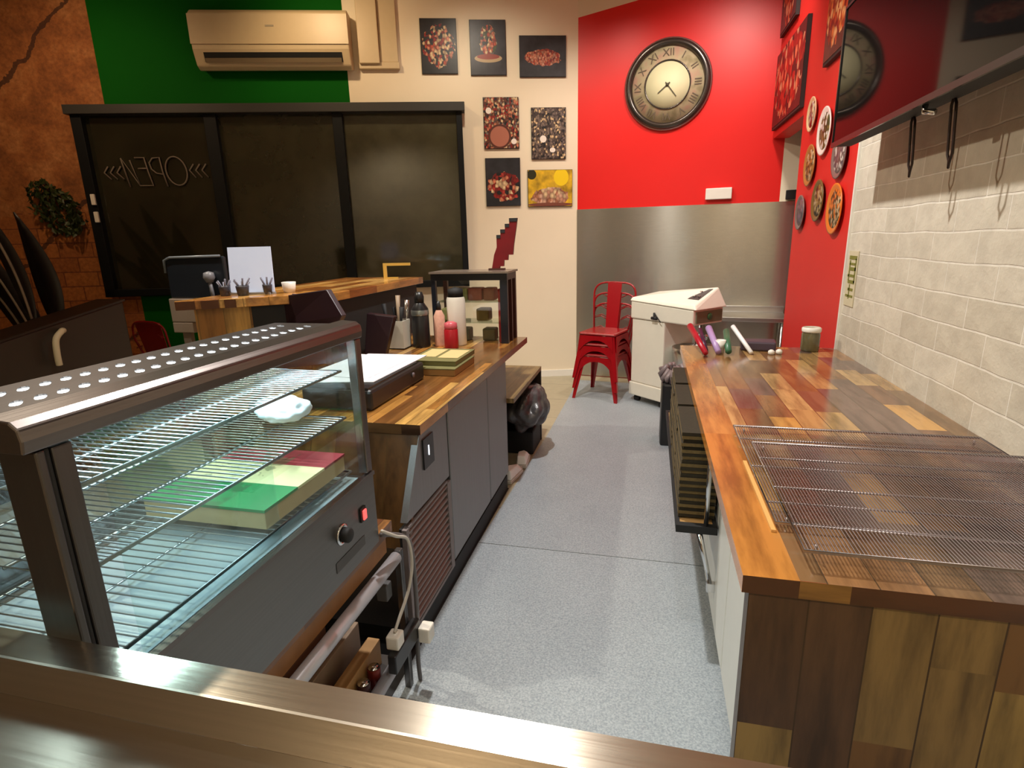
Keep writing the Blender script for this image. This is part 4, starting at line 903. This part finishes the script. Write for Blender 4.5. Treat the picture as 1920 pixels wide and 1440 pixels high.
for t0, t1 in ((.02, .28), (.36, .60), (.68, .84)):
    p0 = A+D*t0; p1 = A+D*t1; n = Vector((D.y, -D.x, 0)).normalized()*.004
    g.prism([p0+Vector((0, 0, 1.262)), p1+Vector((0, 0, 1.262)), p1+Vector((0, 0, 1.306)), p0+Vector((0, 0, 1.306))], n)
g.build('endgrain_blocks', m_dkedge, bar, world=True)
# black plum screen seen from behind, resting by the bar
ms = empty('till_monitor', (-1.80, 2.70, .9005), 0, 'dark plum back of a till monitor leaning beside the bar ledge', 'monitor')
g = MB(); g.prism([(-1.97, 2.74, 1.14), (-1.60, 2.66, 1.16), (-1.545, 2.62, 1.215), (-1.655, 2.68, 1.345), (-1.97, 2.74, 1.305)], (.012, .03, 0)); g.build('casing', mat('plum_back', srgb(44, 26, 34), .4), ms, world=True, bevel=.004)
g = MB(); g.cyl((-1.70, 2.72, .9005), (-1.72, 2.71, 1.16), .02, 12); g.lathe([(.08, 0), (.08, .01), (.02, .015)], Matrix.Translation((-1.70, 2.72, .9008)), 24); g.build('stand', m_blackm, ms, world=True)
# white card menu standing on the ledge
tb = empty('menu_holder', (-2.20, 2.80, 1.3105), R(6), 'bright white upright card standing on the bar ledge', 'menu card')
g = MB(); g.prism([(-.135, 0, .012), (.135, 0, .012), (.13, .02, .262), (-.132, .02, .262)], (0, .004, 0)); g.build('card', mat('emissive_white_card', srgb(206, 216, 236), .4, emit=srgb(206, 216, 240), es=.35), tb)  # card is given a faint emission of its own
g = MB(); g.box((-.12, -.03, 0), (.12, .04, .0115)); g.build('foot', mat('clear_foot', srgb(150, 150, 150), .2), tb)
# clutter in front of the card
cl = mat('charcoal_bits', srgb(60, 60, 70), .4, var=.5, scale=60)
for k, (x, y, s_, lab) in enumerate(((-2.30, 2.70, .035, 'grey cup of pens in front of the bright white card'), (-2.20, 2.72, .04, 'dark grey card reader in front of the bright white card'), (-2.10, 2.80, .03, 'small slate pot right of the grey pens'))):
    o = empty(['pen_cup', 'card_reader', 'slate_pot'][k], (x, y, 1.3105), 0, lab, ['cup', 'card reader', 'pot'][k])
    g = MB(); g.lathe([(s_*.7, 0), (s_*.9, .05), (s_*.85, .055), (s_*.6, .006)], None, 14); g.build('body', cl, o)
    g = MB()
    for j in range(6):
        a = j*1.1+k; g.tube([(0, 0, .02), (s_*1.2*math.cos(a), s_*.9*math.sin(a), .085+.012*math.sin(5*a))], .005, 6)
    g.build('contents', mat('pens_grey', srgb(120, 120, 136), .4), o)
g = MB(); g.lathe([(.03, 0), (.035, .02), (.04, .06), (.036, .06), (.0, .03)], Matrix.Translation((-2.03, 2.90, 1.3105)), 18); tag(g.build('white_mug', m_white), 'small white mug right of the bright white card', 'mug')
g = MB(); g.tube([(-1.93, 2.78, 1.312), (-1.86, 2.74, 1.313), (-1.82, 2.82, 1.314), (-1.78, 2.86, 1.313)], .003, 6); tag(g.build('cable', mat('grey_cable', srgb(110, 104, 108), .4)), 'thin grey cable lying along the edge of the bar ledge', 'cable')
bz = empty('brass_stand', (-1.86, 4.02, 1.3105), R(8), 'small bright brass angled frame standing at the far end of the bar ledge', 'stand')
g = MB(); g.box((-.11, -.008, 0), (-.085, .008, .115)).box((-.0845, -.008, .095), (.10, .008, .115)).box((-.0845, -.008, 0), (.0, .008, .01)); g.build('frame', mat('brass', srgb(226, 190, 96), .3, .6), bz)
# POS kiosk behind
ps = empty('pos_terminal', (-2.95, 3.1, 0), 0, 'dark touch screen till on a pale post behind the bar', 'till')
g = MB(); g.box((-3.05, 3.08, 1.255), (-2.60, 3.11, 1.52)); g.build('screen_back', mat('blue_black', srgb(34, 40, 48), .25), ps, world=True, bevel=.012)
g = MB(); g.tube([(-3.05, 3.075, 1.42), (-3.045, 3.075, 1.50), (-3.0, 3.075, 1.517), (-2.62, 3.075, 1.522)], .008, 8); g.build('bright_edge', mat('edge_grey', srgb(120, 128, 136), .3), ps, world=True)
g = MB(); g.box((-3.06, 3.07, 1.10), (-2.58, 3.115, 1.2545)).box((-3.06, 3.07, 1.03), (-2.90, 3.115, 1.0995)); g.build('pale_shelf', mat('taupe_panel', srgb(150, 134, 120), .5), ps, world=True, bevel=.006)
g = MB(); g.box((-3.0, 3.08, 0.0), (-2.94, 3.11, 1.0295)); g.build('post', mat('taupe_post', srgb(120, 106, 94), .5), ps, world=True)
g = MB(); g.lathe([(.02, 0), (.035, .03), (.03, .06), (0, .07)], Matrix.Translation((-2.70, 3.05, 1.36)), 16); g.tube([(-2.70, 3.05, 1.36), (-2.69, 3.05, 1.256)], .012, 8); g.build('scanner', mat('scanner_grey', srgb(130, 130, 136), .35), ps, world=True)

# ================================================================= food warmer
WX0, WX1, WY0, WY1, WZ0, WZ1 = -1.27, -.80, .54, 1.445, .665, 1.365
wm = empty('food_warmer', (-1.03, .99, .6655), 0, 'glass fronted heated food display cabinet with a perforated steel lid', 'food warmer')
m_ws = steel('warmer_steel', (.19, .165, .155), .30, 'Y', bump=.12)
m_wd = steel('warmer_dark_steel', (.13, .12, .115), .35, 'Z', bump=.1)
m_wfront = steel('warmer_front_steel', (.20, .19, .18), .38, 'Y', bump=.1)
def BX(z): return -1.08-(1.352-z)*.41   # sloping customer side
g = MB(); g.box((WX0, WY0, WZ0), (WX1-.012, WY1, .885)); g.build('base', m_wd, wm, world=True)
g = MB(); g.box((WX1-.0115, WY0, WZ0), (WX1, WY1, .895)); g.build('front_fascia', m_wfront, wm, world=True)
g = MB(); g.box((WX1-.012, WY0+.05, .8955), (WX1+.006, WY1, .907)); g.build('sill', m_ws, wm, world=True)
# posts
def post(name, a, b_, m): 
    g = MB(); g.box(a, b_); return g.build(name, m, wm, world=True, bevel=.003)
post('corner_post', (-.87, WY0, .8955), (WX1, WY0+.013, 1.315), m_wd)
post('door_channel', (-.83, WY0+.0135, .8955), (-.803, WY0+.0215, 1.315), m_blackm)
post('corner_post', (-.83, WY1-.03, .908), (WX1, WY1, 1.315), m_ws)
for ya, yb, mm in ((WY0, WY0+.03, m_wd), (WY1-.03, WY1, m_ws)):
    g = MB(); g.prism([(BX(.886), ya, .886), (BX(.886)+.03, ya, .886), (BX(1.315)+.03, ya, 1.315), (BX(1.315), ya, 1.315)], (0, yb-ya, 0)); g.build('sloped_post', mm, wm, world=True)
post('door_stile', (-.815, WY0+.022, .908), (WX1-.001, WY0+.052, 1.314), m_wd)
# top header beam and lid
g = MB(); pf = [(-.86, 1.316), (-.80, 1.316), (-.797, 1.335), (-.80, 1.352), (-.812, 1.362), (-.86, 1.366)]
g.prism([(x, WY0-.015, z) for x, z in pf], (0, WY1-WY0+.025, 0)); g.build('header_rail', m_ws, wm, world=True, bevel=.003)
g = MB(); g.box((-1.08, WY0, 1.316), (-.8605, WY0+.03, 1.352)).box((-1.08, WY1-.03, 1.316), (-.8605, WY1, 1.352)).box((-1.08, WY0+.0305, 1.316), (-1.056, WY1-.0305, 1.352)); g.build('top_frame', m_wd, wm, world=True)
# perforated lid: real slots in a sheet
ys = [WY0-.01 + i*(WY1-WY0+.015)/25 for i in range(26)]
rows = [(-1.02, .034), (-.935, .034)]
g = MB(); xs = [WX0, -1.10]; lidz = 1.3525
X = sorted([-1.078, -1.052, -.988, -.966, -.902, -.8605]); 
for i in range(25):
    ya, yb = ys[i], ys[i+1]; d_ = (yb-ya)*.28
    for j in range(5):
        xa, xb = X[j], X[j+1]
        if j in (1, 3) and 0 < i < 24:
            # frame around an octagonal hole
            cy = (ya+yb)/2; cx = (xa+xb)/2; ry = (yb-ya)*.21; rx = (xb-xa)*.44
            N = 12; ring = []
            for k in range(N):
                th = 2*PI*k/N+PI/4-2.42; ca, sa = math.cos(th), math.sin(th)
                lu = .0205*math.copysign(abs(ca)**.7, ca); lv = .0082*math.copysign(abs(sa)**.7, sa)
                ring.append((cx+lu*-.75-lv*.66, cy+lu*.66-lv*.75))
            outr = []
            for k in range(N):
                a = 2*PI*k/N+PI/4; ca, sa = math.cos(a), math.sin(a); q = 1/max(abs(ca), abs(sa)); outr.append((cx+(xb-xa)/2*ca*q, cy+(yb-ya)/2*sa*q))
            vs = [(x, y, lidz) for x, y in ring]+[(x, y, lidz) for x, y in outr]
            g._add(vs, [(k, N+k, N+(k+1) % N, (k+1) % N) for k in range(N)])
        else: g._add([(xa, ya, lidz), (xb, ya, lidz), (xb, yb, lidz), (xa, yb, lidz)], [(0, 1, 2, 3)])
lo = g.build('perforated_lid', steel('lid_steel', (.16, .145, .14), .35, 'Y', bump=.1), wm, world=True)
sd = lo.modifiers.new('solid', 'SOLIDIFY'); sd.thickness = .003; sd.offset = 1
# glass
m_wg = glassmat('warmer_glass', (.90, .96, .96), rough=.015)
g = MB(); g.box((-.808, WY0+.053, .9075), (-.804, WY1-.031, 1.3155)); g.build('front_glass', m_wg, wm, world=True)
g = MB(); g.prism([(BX(.887)+.031, WY0+.010, .887), (-.871, WY0+.010, .887), (-.871, WY0+.010, 1.3155), (BX(1.3155)+.031, WY0+.010, 1.3155)], (0, .004, 0)); g.build('side_glass', m_wg, wm, world=True)
g = MB(); g.prism([(BX(.887)+.031, WY1-.014, .887), (-.831, WY1-.014, .887), (-.831, WY1-.014, 1.3155), (BX(1.3155)+.031, WY1-.014, 1.3155)], (0, .004, 0)); g.build('side_glass', m_wg, wm, world=True)
g = MB(); g.prism([(BX(.887)+.01, WY0+.031, .887), (BX(.887)+.014, WY0+.031, .887), (BX(1.3155)+.014, WY0+.031, 1.3155), (BX(1.3155)+.01, WY0+.031, 1.3155)], (0, WY1-WY0-.062, 0)); g.build('back_glass', m_wg, wm, world=True)
# sliding inner pane edge
g = MB(); g.box((-.818, WY0+.10, .9075), (-.814, 1.02, 1.31)); g.build('sliding_glass', m_wg, wm, world=True)
# inside
g = MB(); g.box((WX0+.032, WY0+.036, .8855), (-.832, WY1-.032, .893)); g.build('heated_floor', mat('floor_tray', (.50, .58, .62), .28, .45), wm, world=True)
def wshelf(z, name, xb=-.85, n=26):
    xa = BX(z)+.03; g = MB(); ya, yb = WY0+.05, WY1-.04
    g.tube([(xa, ya, z), (xb, ya, z), (xb, yb, z), (xa, yb, z)], .0040, 8, closed=True)
    g.tube([((xa+xb)/2, ya, z-.004), ((xa+xb)/2, yb, z-.004)], .003, 6)
    for i in range(1, n):
        yy = ya+(yb-ya)*i/n; g.tube([(xa, yy, z+.003), (xb, yy, z+.003)], .0019, 5, cap=False)
    g.build(name, m_wire, wm, world=True)
wshelf(1.225, 'wire_shelf', n=44); wshelf(1.085, 'wire_shelf', n=44); wshelf(.916, 'wire_shelf', n=34)
tube = MB(); tube.box((-1.054, WY0+.032, 1.340), (-.862, WY1-.032, 1.349))
tube.build('lamp_diffuser', mat('lamp_diffuser_lit', (1, 1, 1), .5, emit=(.84, .96, 1.0), es=4.5), wm, world=True)
d = bpy.data.lights.new('warmer_lamp', 'AREA'); d.shape = 'RECTANGLE'; d.size = .12; d.size_y = .80; d.energy = 5.5; d.color = (.74, .93, 1.0)
lo_ = bpy.data.objects.new('warmer_lamp_light', d); COL.objects.link(lo_); lo_.location = (-.975, .99, 1.316)
# knob, switch, rating plate
def xknob(prof, y, z, name, m, x=-.7995):
    g = MB(); g.lathe(prof, Matrix.Translation((x, y, z)) @ Matrix.Rotation(R(90), 4, 'Y'), 28); return g.build(name, m, wm, world=True)
xknob([(.030, 0), (.030, .003), (.024, .004)], 1.245, .80, 'knob_plate', m_chrome)
xknob([(.021, .0045), (.021, .022), (.017, .026), (0, .026)], 1.245, .80, 'thermostat_knob', m_blackm)
g = MB(); g.box((-.7995, 1.345, .782), (-.795, 1.375, .825)); g.build('switch_bezel', m_blackm, wm, world=True)
g = MB(); g.box((-.7945, 1.352, .787), (-.789, 1.370, .818)); g.build('power_switch', mat('red_rocker_lit', (.8, .06, .06), .3, emit=(1, .09, .08), es=1.6), wm, world=True, bevel=.002)
g = MB(); g.box((-.7995, 1.20, .705), (-.7985, 1.36, .735)); g.build('rating_plate', mat('rating_grey', (.07, .07, .07), .5), wm, world=True)
# pizza box in the warmer: green / cream / red lid
def flag_mat():
    m, nt, b = newmat('pizza_lid_tricolour'); tc = nt.nodes.new('ShaderNodeTexCoord'); sp = nt.nodes.new('ShaderNodeSeparateXYZ'); nt.links.new(tc.outputs['Object'], sp.inputs[0])
    y = M_(nt, 'ADD', M_(nt, 'DIVIDE', sp.outputs[1], .37), .5)
    c = ramp(nt, y, [(0, srgb(38, 130, 70)), (.36, srgb(226, 214, 160)), (.70, srgb(150, 40, 50))], 'CONSTANT')
    n = noise(nt, tc.outputs['Object'], 14, 4); mk = M_(nt, 'GREATER_THAN', n, .56)
    inr = M_(nt, 'LESS_THAN', M_(nt, 'ABSOLUTE', M_(nt, 'ADD', sp.outputs[0], .05)), .10)
    c2 = mixc(nt, M_(nt, 'MULTIPLY', M_(nt, 'MULTIPLY', mk, inr), .55), c, srgb(60, 84, 50))
    nt.links.new(c2, b.inputs['Base Color']); b.inputs['Roughness'].default_value = .6; return m
pbox(-1.215, -.865, 1.035, 1.40, .9215, .052, flag_mat(), 'pizza box with a green, cream and red lid inside the glass warmer')
blob('paper_wrap', (-1.0, 1.33, 1.0895), .06, mat('white_wrap', srgb(236, 240, 244), .5), 'crumpled white paper on the middle wire shelf of the warmer', 'paper', None, (1.2, 1.0, .55), .3, 5)

# ================================================================= stand under the warmer
ct = empty('steel_stand', (-1.05, 1.03, 0), 0, 'tubular steel stand carrying the glass warmer', 'stand')
g = MB(); g.box((-1.30, .52, .625), (-.822, 1.58, .6650)); g.build('wood_top', wood('stand_wood', ('Y', 'X'), .5, .10, [(0, srgb(120, 74, 36)), (.4, srgb(96, 54, 26)), (.7, srgb(142, 96, 50))], .35, .2, 7.7), ct, world=True)
g = MB(); g.box((-1.28, .55, .5665), (-.828, 1.54, .6245)); g.build('apron', mat('stand_apron', srgb(150, 104, 58), .5, var=.3), ct, world=True)
m_tube = mat('grey_tube', (.50, .49, .52), .38, .45)
g = MB(); g.cyl((-.80, .53, .545), (-.80, 1.548, .545), .021, 16); g.build('front_rail', m_tube, ct, world=True)
g = MB(); g.cyl((-1.26, .53, .545), (-1.26, 1.548, .545), .021, 16); g.build('back_rail', m_tube, ct, world=True)
g = MB(); g.cyl((-.80, .53, .175), (-.80, 1.54, .175), .021, 16); g.build('lower_rail', m_tube, ct, world=True)
for x in (-.80, -1.26):
    for y in (.56, 1.57):
        g = MB(); g.box((x-.012, y-.012, .0), (x+.012, y+.012, .564 if x < -1 else .564)); g.build('leg', m_darkst, ct, world=True, bevel=.003)
g = MB(); g.box((-1.25, .55, .13), (-.83, 1.54, .15)); g.build('lower_shelf', mat('dark_shelf', (.02, .013, .01), .6), ct, world=True)
brd = [(srgb(176, 134, 84), 'pale wooden board on the lower shelf, nearest the rail', -.885, .045, .10, 1.50), (srgb(150, 128, 108), 'thin greyish board on the lower shelf, behind the pale one', -.965, .016, .13, 1.53), (srgb(90, 50, 26), 'dark wooden board at the back of the lower shelf', -1.06, .05, .16, 1.45)]
for k, (c, lab, x, w_, h_, y_) in enumerate(brd):
    g = MB(); g.box((x-w_/2, .58, .1505), (x+w_/2, y_, .1505+h_)); tag(g.build('wooden_board', mat('board_%d' % k, c, .5, var=.25, scale=12), bevel=.003), lab, 'board', 'boards on the lower shelf')
for k, (x, y, c) in enumerate(((-.838, 1.40, srgb(120, 40, 30)), (-.838, 1.33, srgb(60, 30, 26)))):
    o = empty('tin_can', (x, y, .1505), 0, ['reddish tin between the pale board and the lower rail', 'dark tin beside the lower rail, nearer the viewer'][k], 'tin', 'tins on the lower shelf')
    g = MB(); g.lathe([(.022, 0), (.022, .07), (.020, .073)], None, 20); g.build('body', mat('tin_%d' % k, c, .3, .4), o)
    g = MB(); g.lathe([(.019, .0735), (.019, .075), (0, .075)], None, 20); g.build('lid', m_chrome, o)
# power strip with plugs and cable
pw = empty('power_strip', (-.775, 1.52, .17), 0, 'black power strip tied to the near leg of the stand', 'power strip')
g = MB(); g.box((-.785, 1.40, .205), (-.755, 1.60, .275)); g.build('housing', m_black, pw, world=True, bevel=.004)
g = MB(); g.box((-.80, 1.425, .2755), (-.755, 1.475, .325)); tag(g.build('power_plug', m_white, bevel=.006), 'white plug standing up from the near end of the power strip', 'plug', 'white plugs in the power strip')
g = MB(); g.box((-.7545, 1.575, .19), (-.71, 1.625, .25)); tag(g.build('power_plug', m_white, bevel=.006), 'white plug facing the aisle at the far end of the power strip', 'plug', 'white plugs in the power strip')
g = MB(); g.box((-.86, 1.50, .40), (-.82, 1.54, .46)); tag(g.build('socket_box', mat('grey_socket', srgb(90, 90, 92), .5), bevel=.004), 'small grey junction box behind the stand leg', 'socket box')
g = MB(); g.tube(smooth_path([(-.79, 1.448, .70), (-.77, 1.50, .655), (-.765, 1.575, .60), (-.762, 1.588, .50), (-.765, 1.55, .42), (-.772, 1.48, .36), (-.778, 1.45, .327)]), .0055, 8)
tag(g.build('power_cable', mat('pale_cable', srgb(196, 190, 180), .4)), 'pale cable curving down from the warmer to the power strip', 'cable')
g = MB(); g.tube(smooth_path([(-.80, 1.46, .68), (-.772, 1.56, .62), (-.765, 1.60, .54), (-.765, 1.605, .30), (-.772, 1.60, .10), (-.77, 1.60, .012)]), .008, 8)
tag(g.build('power_cable', mat('grey_cable2', srgb(96, 92, 92), .35)), 'thicker grey cable running down the stand leg to the floor', 'cable')

# ================================================================= foreground steel bench
fb = empty('steel_bench', (-.5, .2, 0), 0, 'stainless steel bench rim across the bottom of the view', 'bench')
m_rim = steel('bench_rim_steel', (.60, .54, .44), .17, 'X', .7, bump=.10)
m_drop = steel('bench_drop_steel', (.46, .40, .32), .3, 'X', .7, bump=.12)
g = MB(); g.box((-2.6, .463, 1.044), (1.05, .507, 1.050)).box((-2.6, .5025, 1.0), (1.05, .507, 1.0439)); g.build('rim', m_rim, fb, world=True)
g = MB(); g.box((-2.6, .459, .988), (1.05, .4628, 1.050)); g.build('rim_drop', m_drop, fb, world=True)
g = MB(); g.box((-2.6, -.35, .96), (1.05, .4588, .9879)); g.build('bench_top', m_drop, fb, world=True)
for x in (-2.5, -.3, .95):
    for y in (-.3, .42):
        g = MB(); g.cyl((x, y, 0), (x, y, .9595), .02, 12); g.build('leg', m_steel, fb, world=True)

# ================================================================= dark dining corner on the left
dk = empty('low_partition', (-4.12, 2.9, 0), 0, 'dark brown low partition cabinet with a curved ivory handle, behind the warmer', 'cabinet')
g = MB(); g.prism([(-4.0, 2.1, 0), (-4.0, 3.58, 0), (-4.0, 3.58, 1.18), (-4.0, 2.1, .92)], (-.25, 0, 0)); g.build('body', mat('dark_brown_lacquer', srgb(58, 48, 40), .45), dk, world=True, bevel=.01)
g = MB(); g.prism([(-3.99, 2.09, .935), (-3.99, 3.59, 1.198), (-3.99, 3.59, 1.183), (-3.99, 2.09, .92)], (-.27, 0, 0)); g.build('top_cap', mat('dark_cap', srgb(40, 30, 26), .4), dk, world=True)
g = MB(); g.tube(smooth_path([(-3.985, 3.06, 1.035), (-3.95, 3.02, 1.035), (-3.94, 2.965, .99), (-3.94, 2.95, .90), (-3.95, 2.955, .81)]), .020, 12); g.build('handle', mat('ivory_handle', srgb(236, 222, 186), .35), dk, world=True)
pl_ = empty('leafy_plant', (-4.75, 3.75, 0), 0, 'tall dark plant with drooping pointed leaves and pale ribs at the left edge', 'plant')
g = MB(); g.lathe([(.14, 0), (.19, .35), (.17, .35), (.15, .30), (0, .30)], None, 24); g.build('pot', m_blackm, pl_)
m_leaf = mat('dark_leaf', srgb(26, 18, 18), .4, var=.4); m_rib = mat('pale_leaf_rib', srgb(150, 136, 120), .5, var=.3, scale=20)
def leaf(base, tip, wd, side, bow=.1, rib=True):
    K_ = 1.19; E_ = Vector((0, 0, 1.58)); X_ = Vector((-.14, 0, 0)); b0, t0 = X_+E_+(Vector(base)-E_)*K_, X_+E_+(Vector(tip)-E_)*K_; d = t0-b0; n = 14; s_ = Vector(side).normalized(); nn = d.cross(s_).normalized()
    g = MB(); vs = []; mid = []
    for i in range(n+1):
        u = i/n; c = b0+d*u+nn*bow*math.sin(PI*u); w_ = wd*math.sin(PI*min(1, u*1.0)**.8)**.9 if 0 < u < 1 else .001
        vs += [c-s_*w_+nn*.01, c, c+s_*w_+nn*.01]; mid.append(c-nn*.004)
    fs = []
    for i in range(n): k = 3*i; fs += [(k, k+1, k+4, k+3), (k+1, k+2, k+5, k+4)]
    g.smooth = True; g._add(vs, fs); o = g.build('leaf', m_leaf, pl_, world=True); m_ = o.modifiers.new('s', 'SOLIDIFY'); m_.thickness = .004
    if rib: g = MB(); g.tube(mid[1:-1], .011, 6); g.build('leaf_rib', m_rib, pl_, world=True).parent = o
leaf((-3.96, 3.1, 1.0), (-4.12, 3.1, 1.84), .135, (1, 0, .1), .05, False)
leaf((-4.03, 3.0, 1.05), (-4.42, 3.0, 2.05), .10, (1, 0, .35), .08)
leaf((-4.10, 3.05, .95), (-4.62, 3.0, 1.9), .10, (1, 0, .4), .05)
leaf((-4.15, 3.05, .9), (-4.75, 3.1, 1.6), .09, (1, 0, .6), .05)
leaf((-4.15, 3.10, .9), (-4.50, 3.1, 1.5), .10, (1, 0, .3), .08)
g = MB()
for k in range(5): g.tube(smooth_path([(-4.75+.03*k, 3.75-.03*k, .28), (-4.74+.03*k, 3.72, .6), (-4.92+.03*k, 3.68, .98)]), .012, 6)
g.build('stems', m_leaf, pl_, world=True)
# ivy bunch hanging on the mural
iv = empty('hanging_ivy', WF(5.42, .02, 1.75), A18, 'bushy dark green ivy bunch on the mural left of the window', 'ivy')
g = MB(); rnd = random.Random(4)
for i in range(330):
    a = rnd.uniform(0, 2*PI); q = math.sqrt(rnd.random()); c = Vector((.22*q*math.cos(a)-.10*q*math.sin(a)+.04, -rnd.uniform(.0, .10), .24+.27*q*math.sin(a)))
    e = Euler((rnd.uniform(-1, 1)+PI/2, rnd.uniform(-1, 1), rnd.uniform(0, 6))).to_matrix(); s_ = rnd.uniform(.025, .045)
    P4 = [c+e @ Vector(p)*s_ for p in ((0, -1, 0), (.6, 0, .15), (0, 1.1, 0), (-.6, 0, .15))]
    P4 = [Vector((p.x, min(p.y, -.002), p.z)) for p in P4]; g._add(P4, [(0, 1, 2, 3)])
o = g.build('ivy_leaves', mat('ivy_leaf', srgb(48, 60, 24), .5, var=.5, scale=12), iv); o['kind'] = 'stuff'
g = MB(); g.tube(smooth_path([(-.1, -.01, .5), (0, -.03, .38), (.05, -.03, .2), (.12, -.02, .05)]), .006, 6); g.build('stem', m_leaf, iv)

# ================================================================= pieces that belong to a part, one level deeper
def under(root_name, child, part):
    for r_ in [o for o in bpy.data.objects if o.parent is None and o.name.split('.')[0] == root_name]:
        ps = [c for c in r_.children if c.name.split('.')[0] == part]
        for c in [c for c in r_.children if c.name.split('.')[0] == child]:
            if ps: c.parent = ps[0]
under('counter_fridge', 'controller_readout', 'controller'); under('counter_fridge', 'controller', 'control_fascia') if 0 else None
under('counter_fridge', 'grille_back', 'grille_frame'); under('counter_fridge', 'grille_slats', 'grille_frame')
under('food_warmer', 'power_switch', 'switch_bezel'); under('food_warmer', 'knob_plate', 'thermostat_knob')
under('dough_mixer', 'knob', 'control_panel'); under('dough_mixer', 'badge', 'nose_plate'); under('dough_mixer', 'caster', 'plinth')
under('wall_clock', 'numeral', 'numeral_ring'); under('air_conditioner', 'badge', 'front_panel'); under('air_conditioner', 'louvre', 'air_outlet')
under('bar_counter', 'endgrain_blocks', 'ledge'); under('window_1', 'window_latch', 'window_frame')
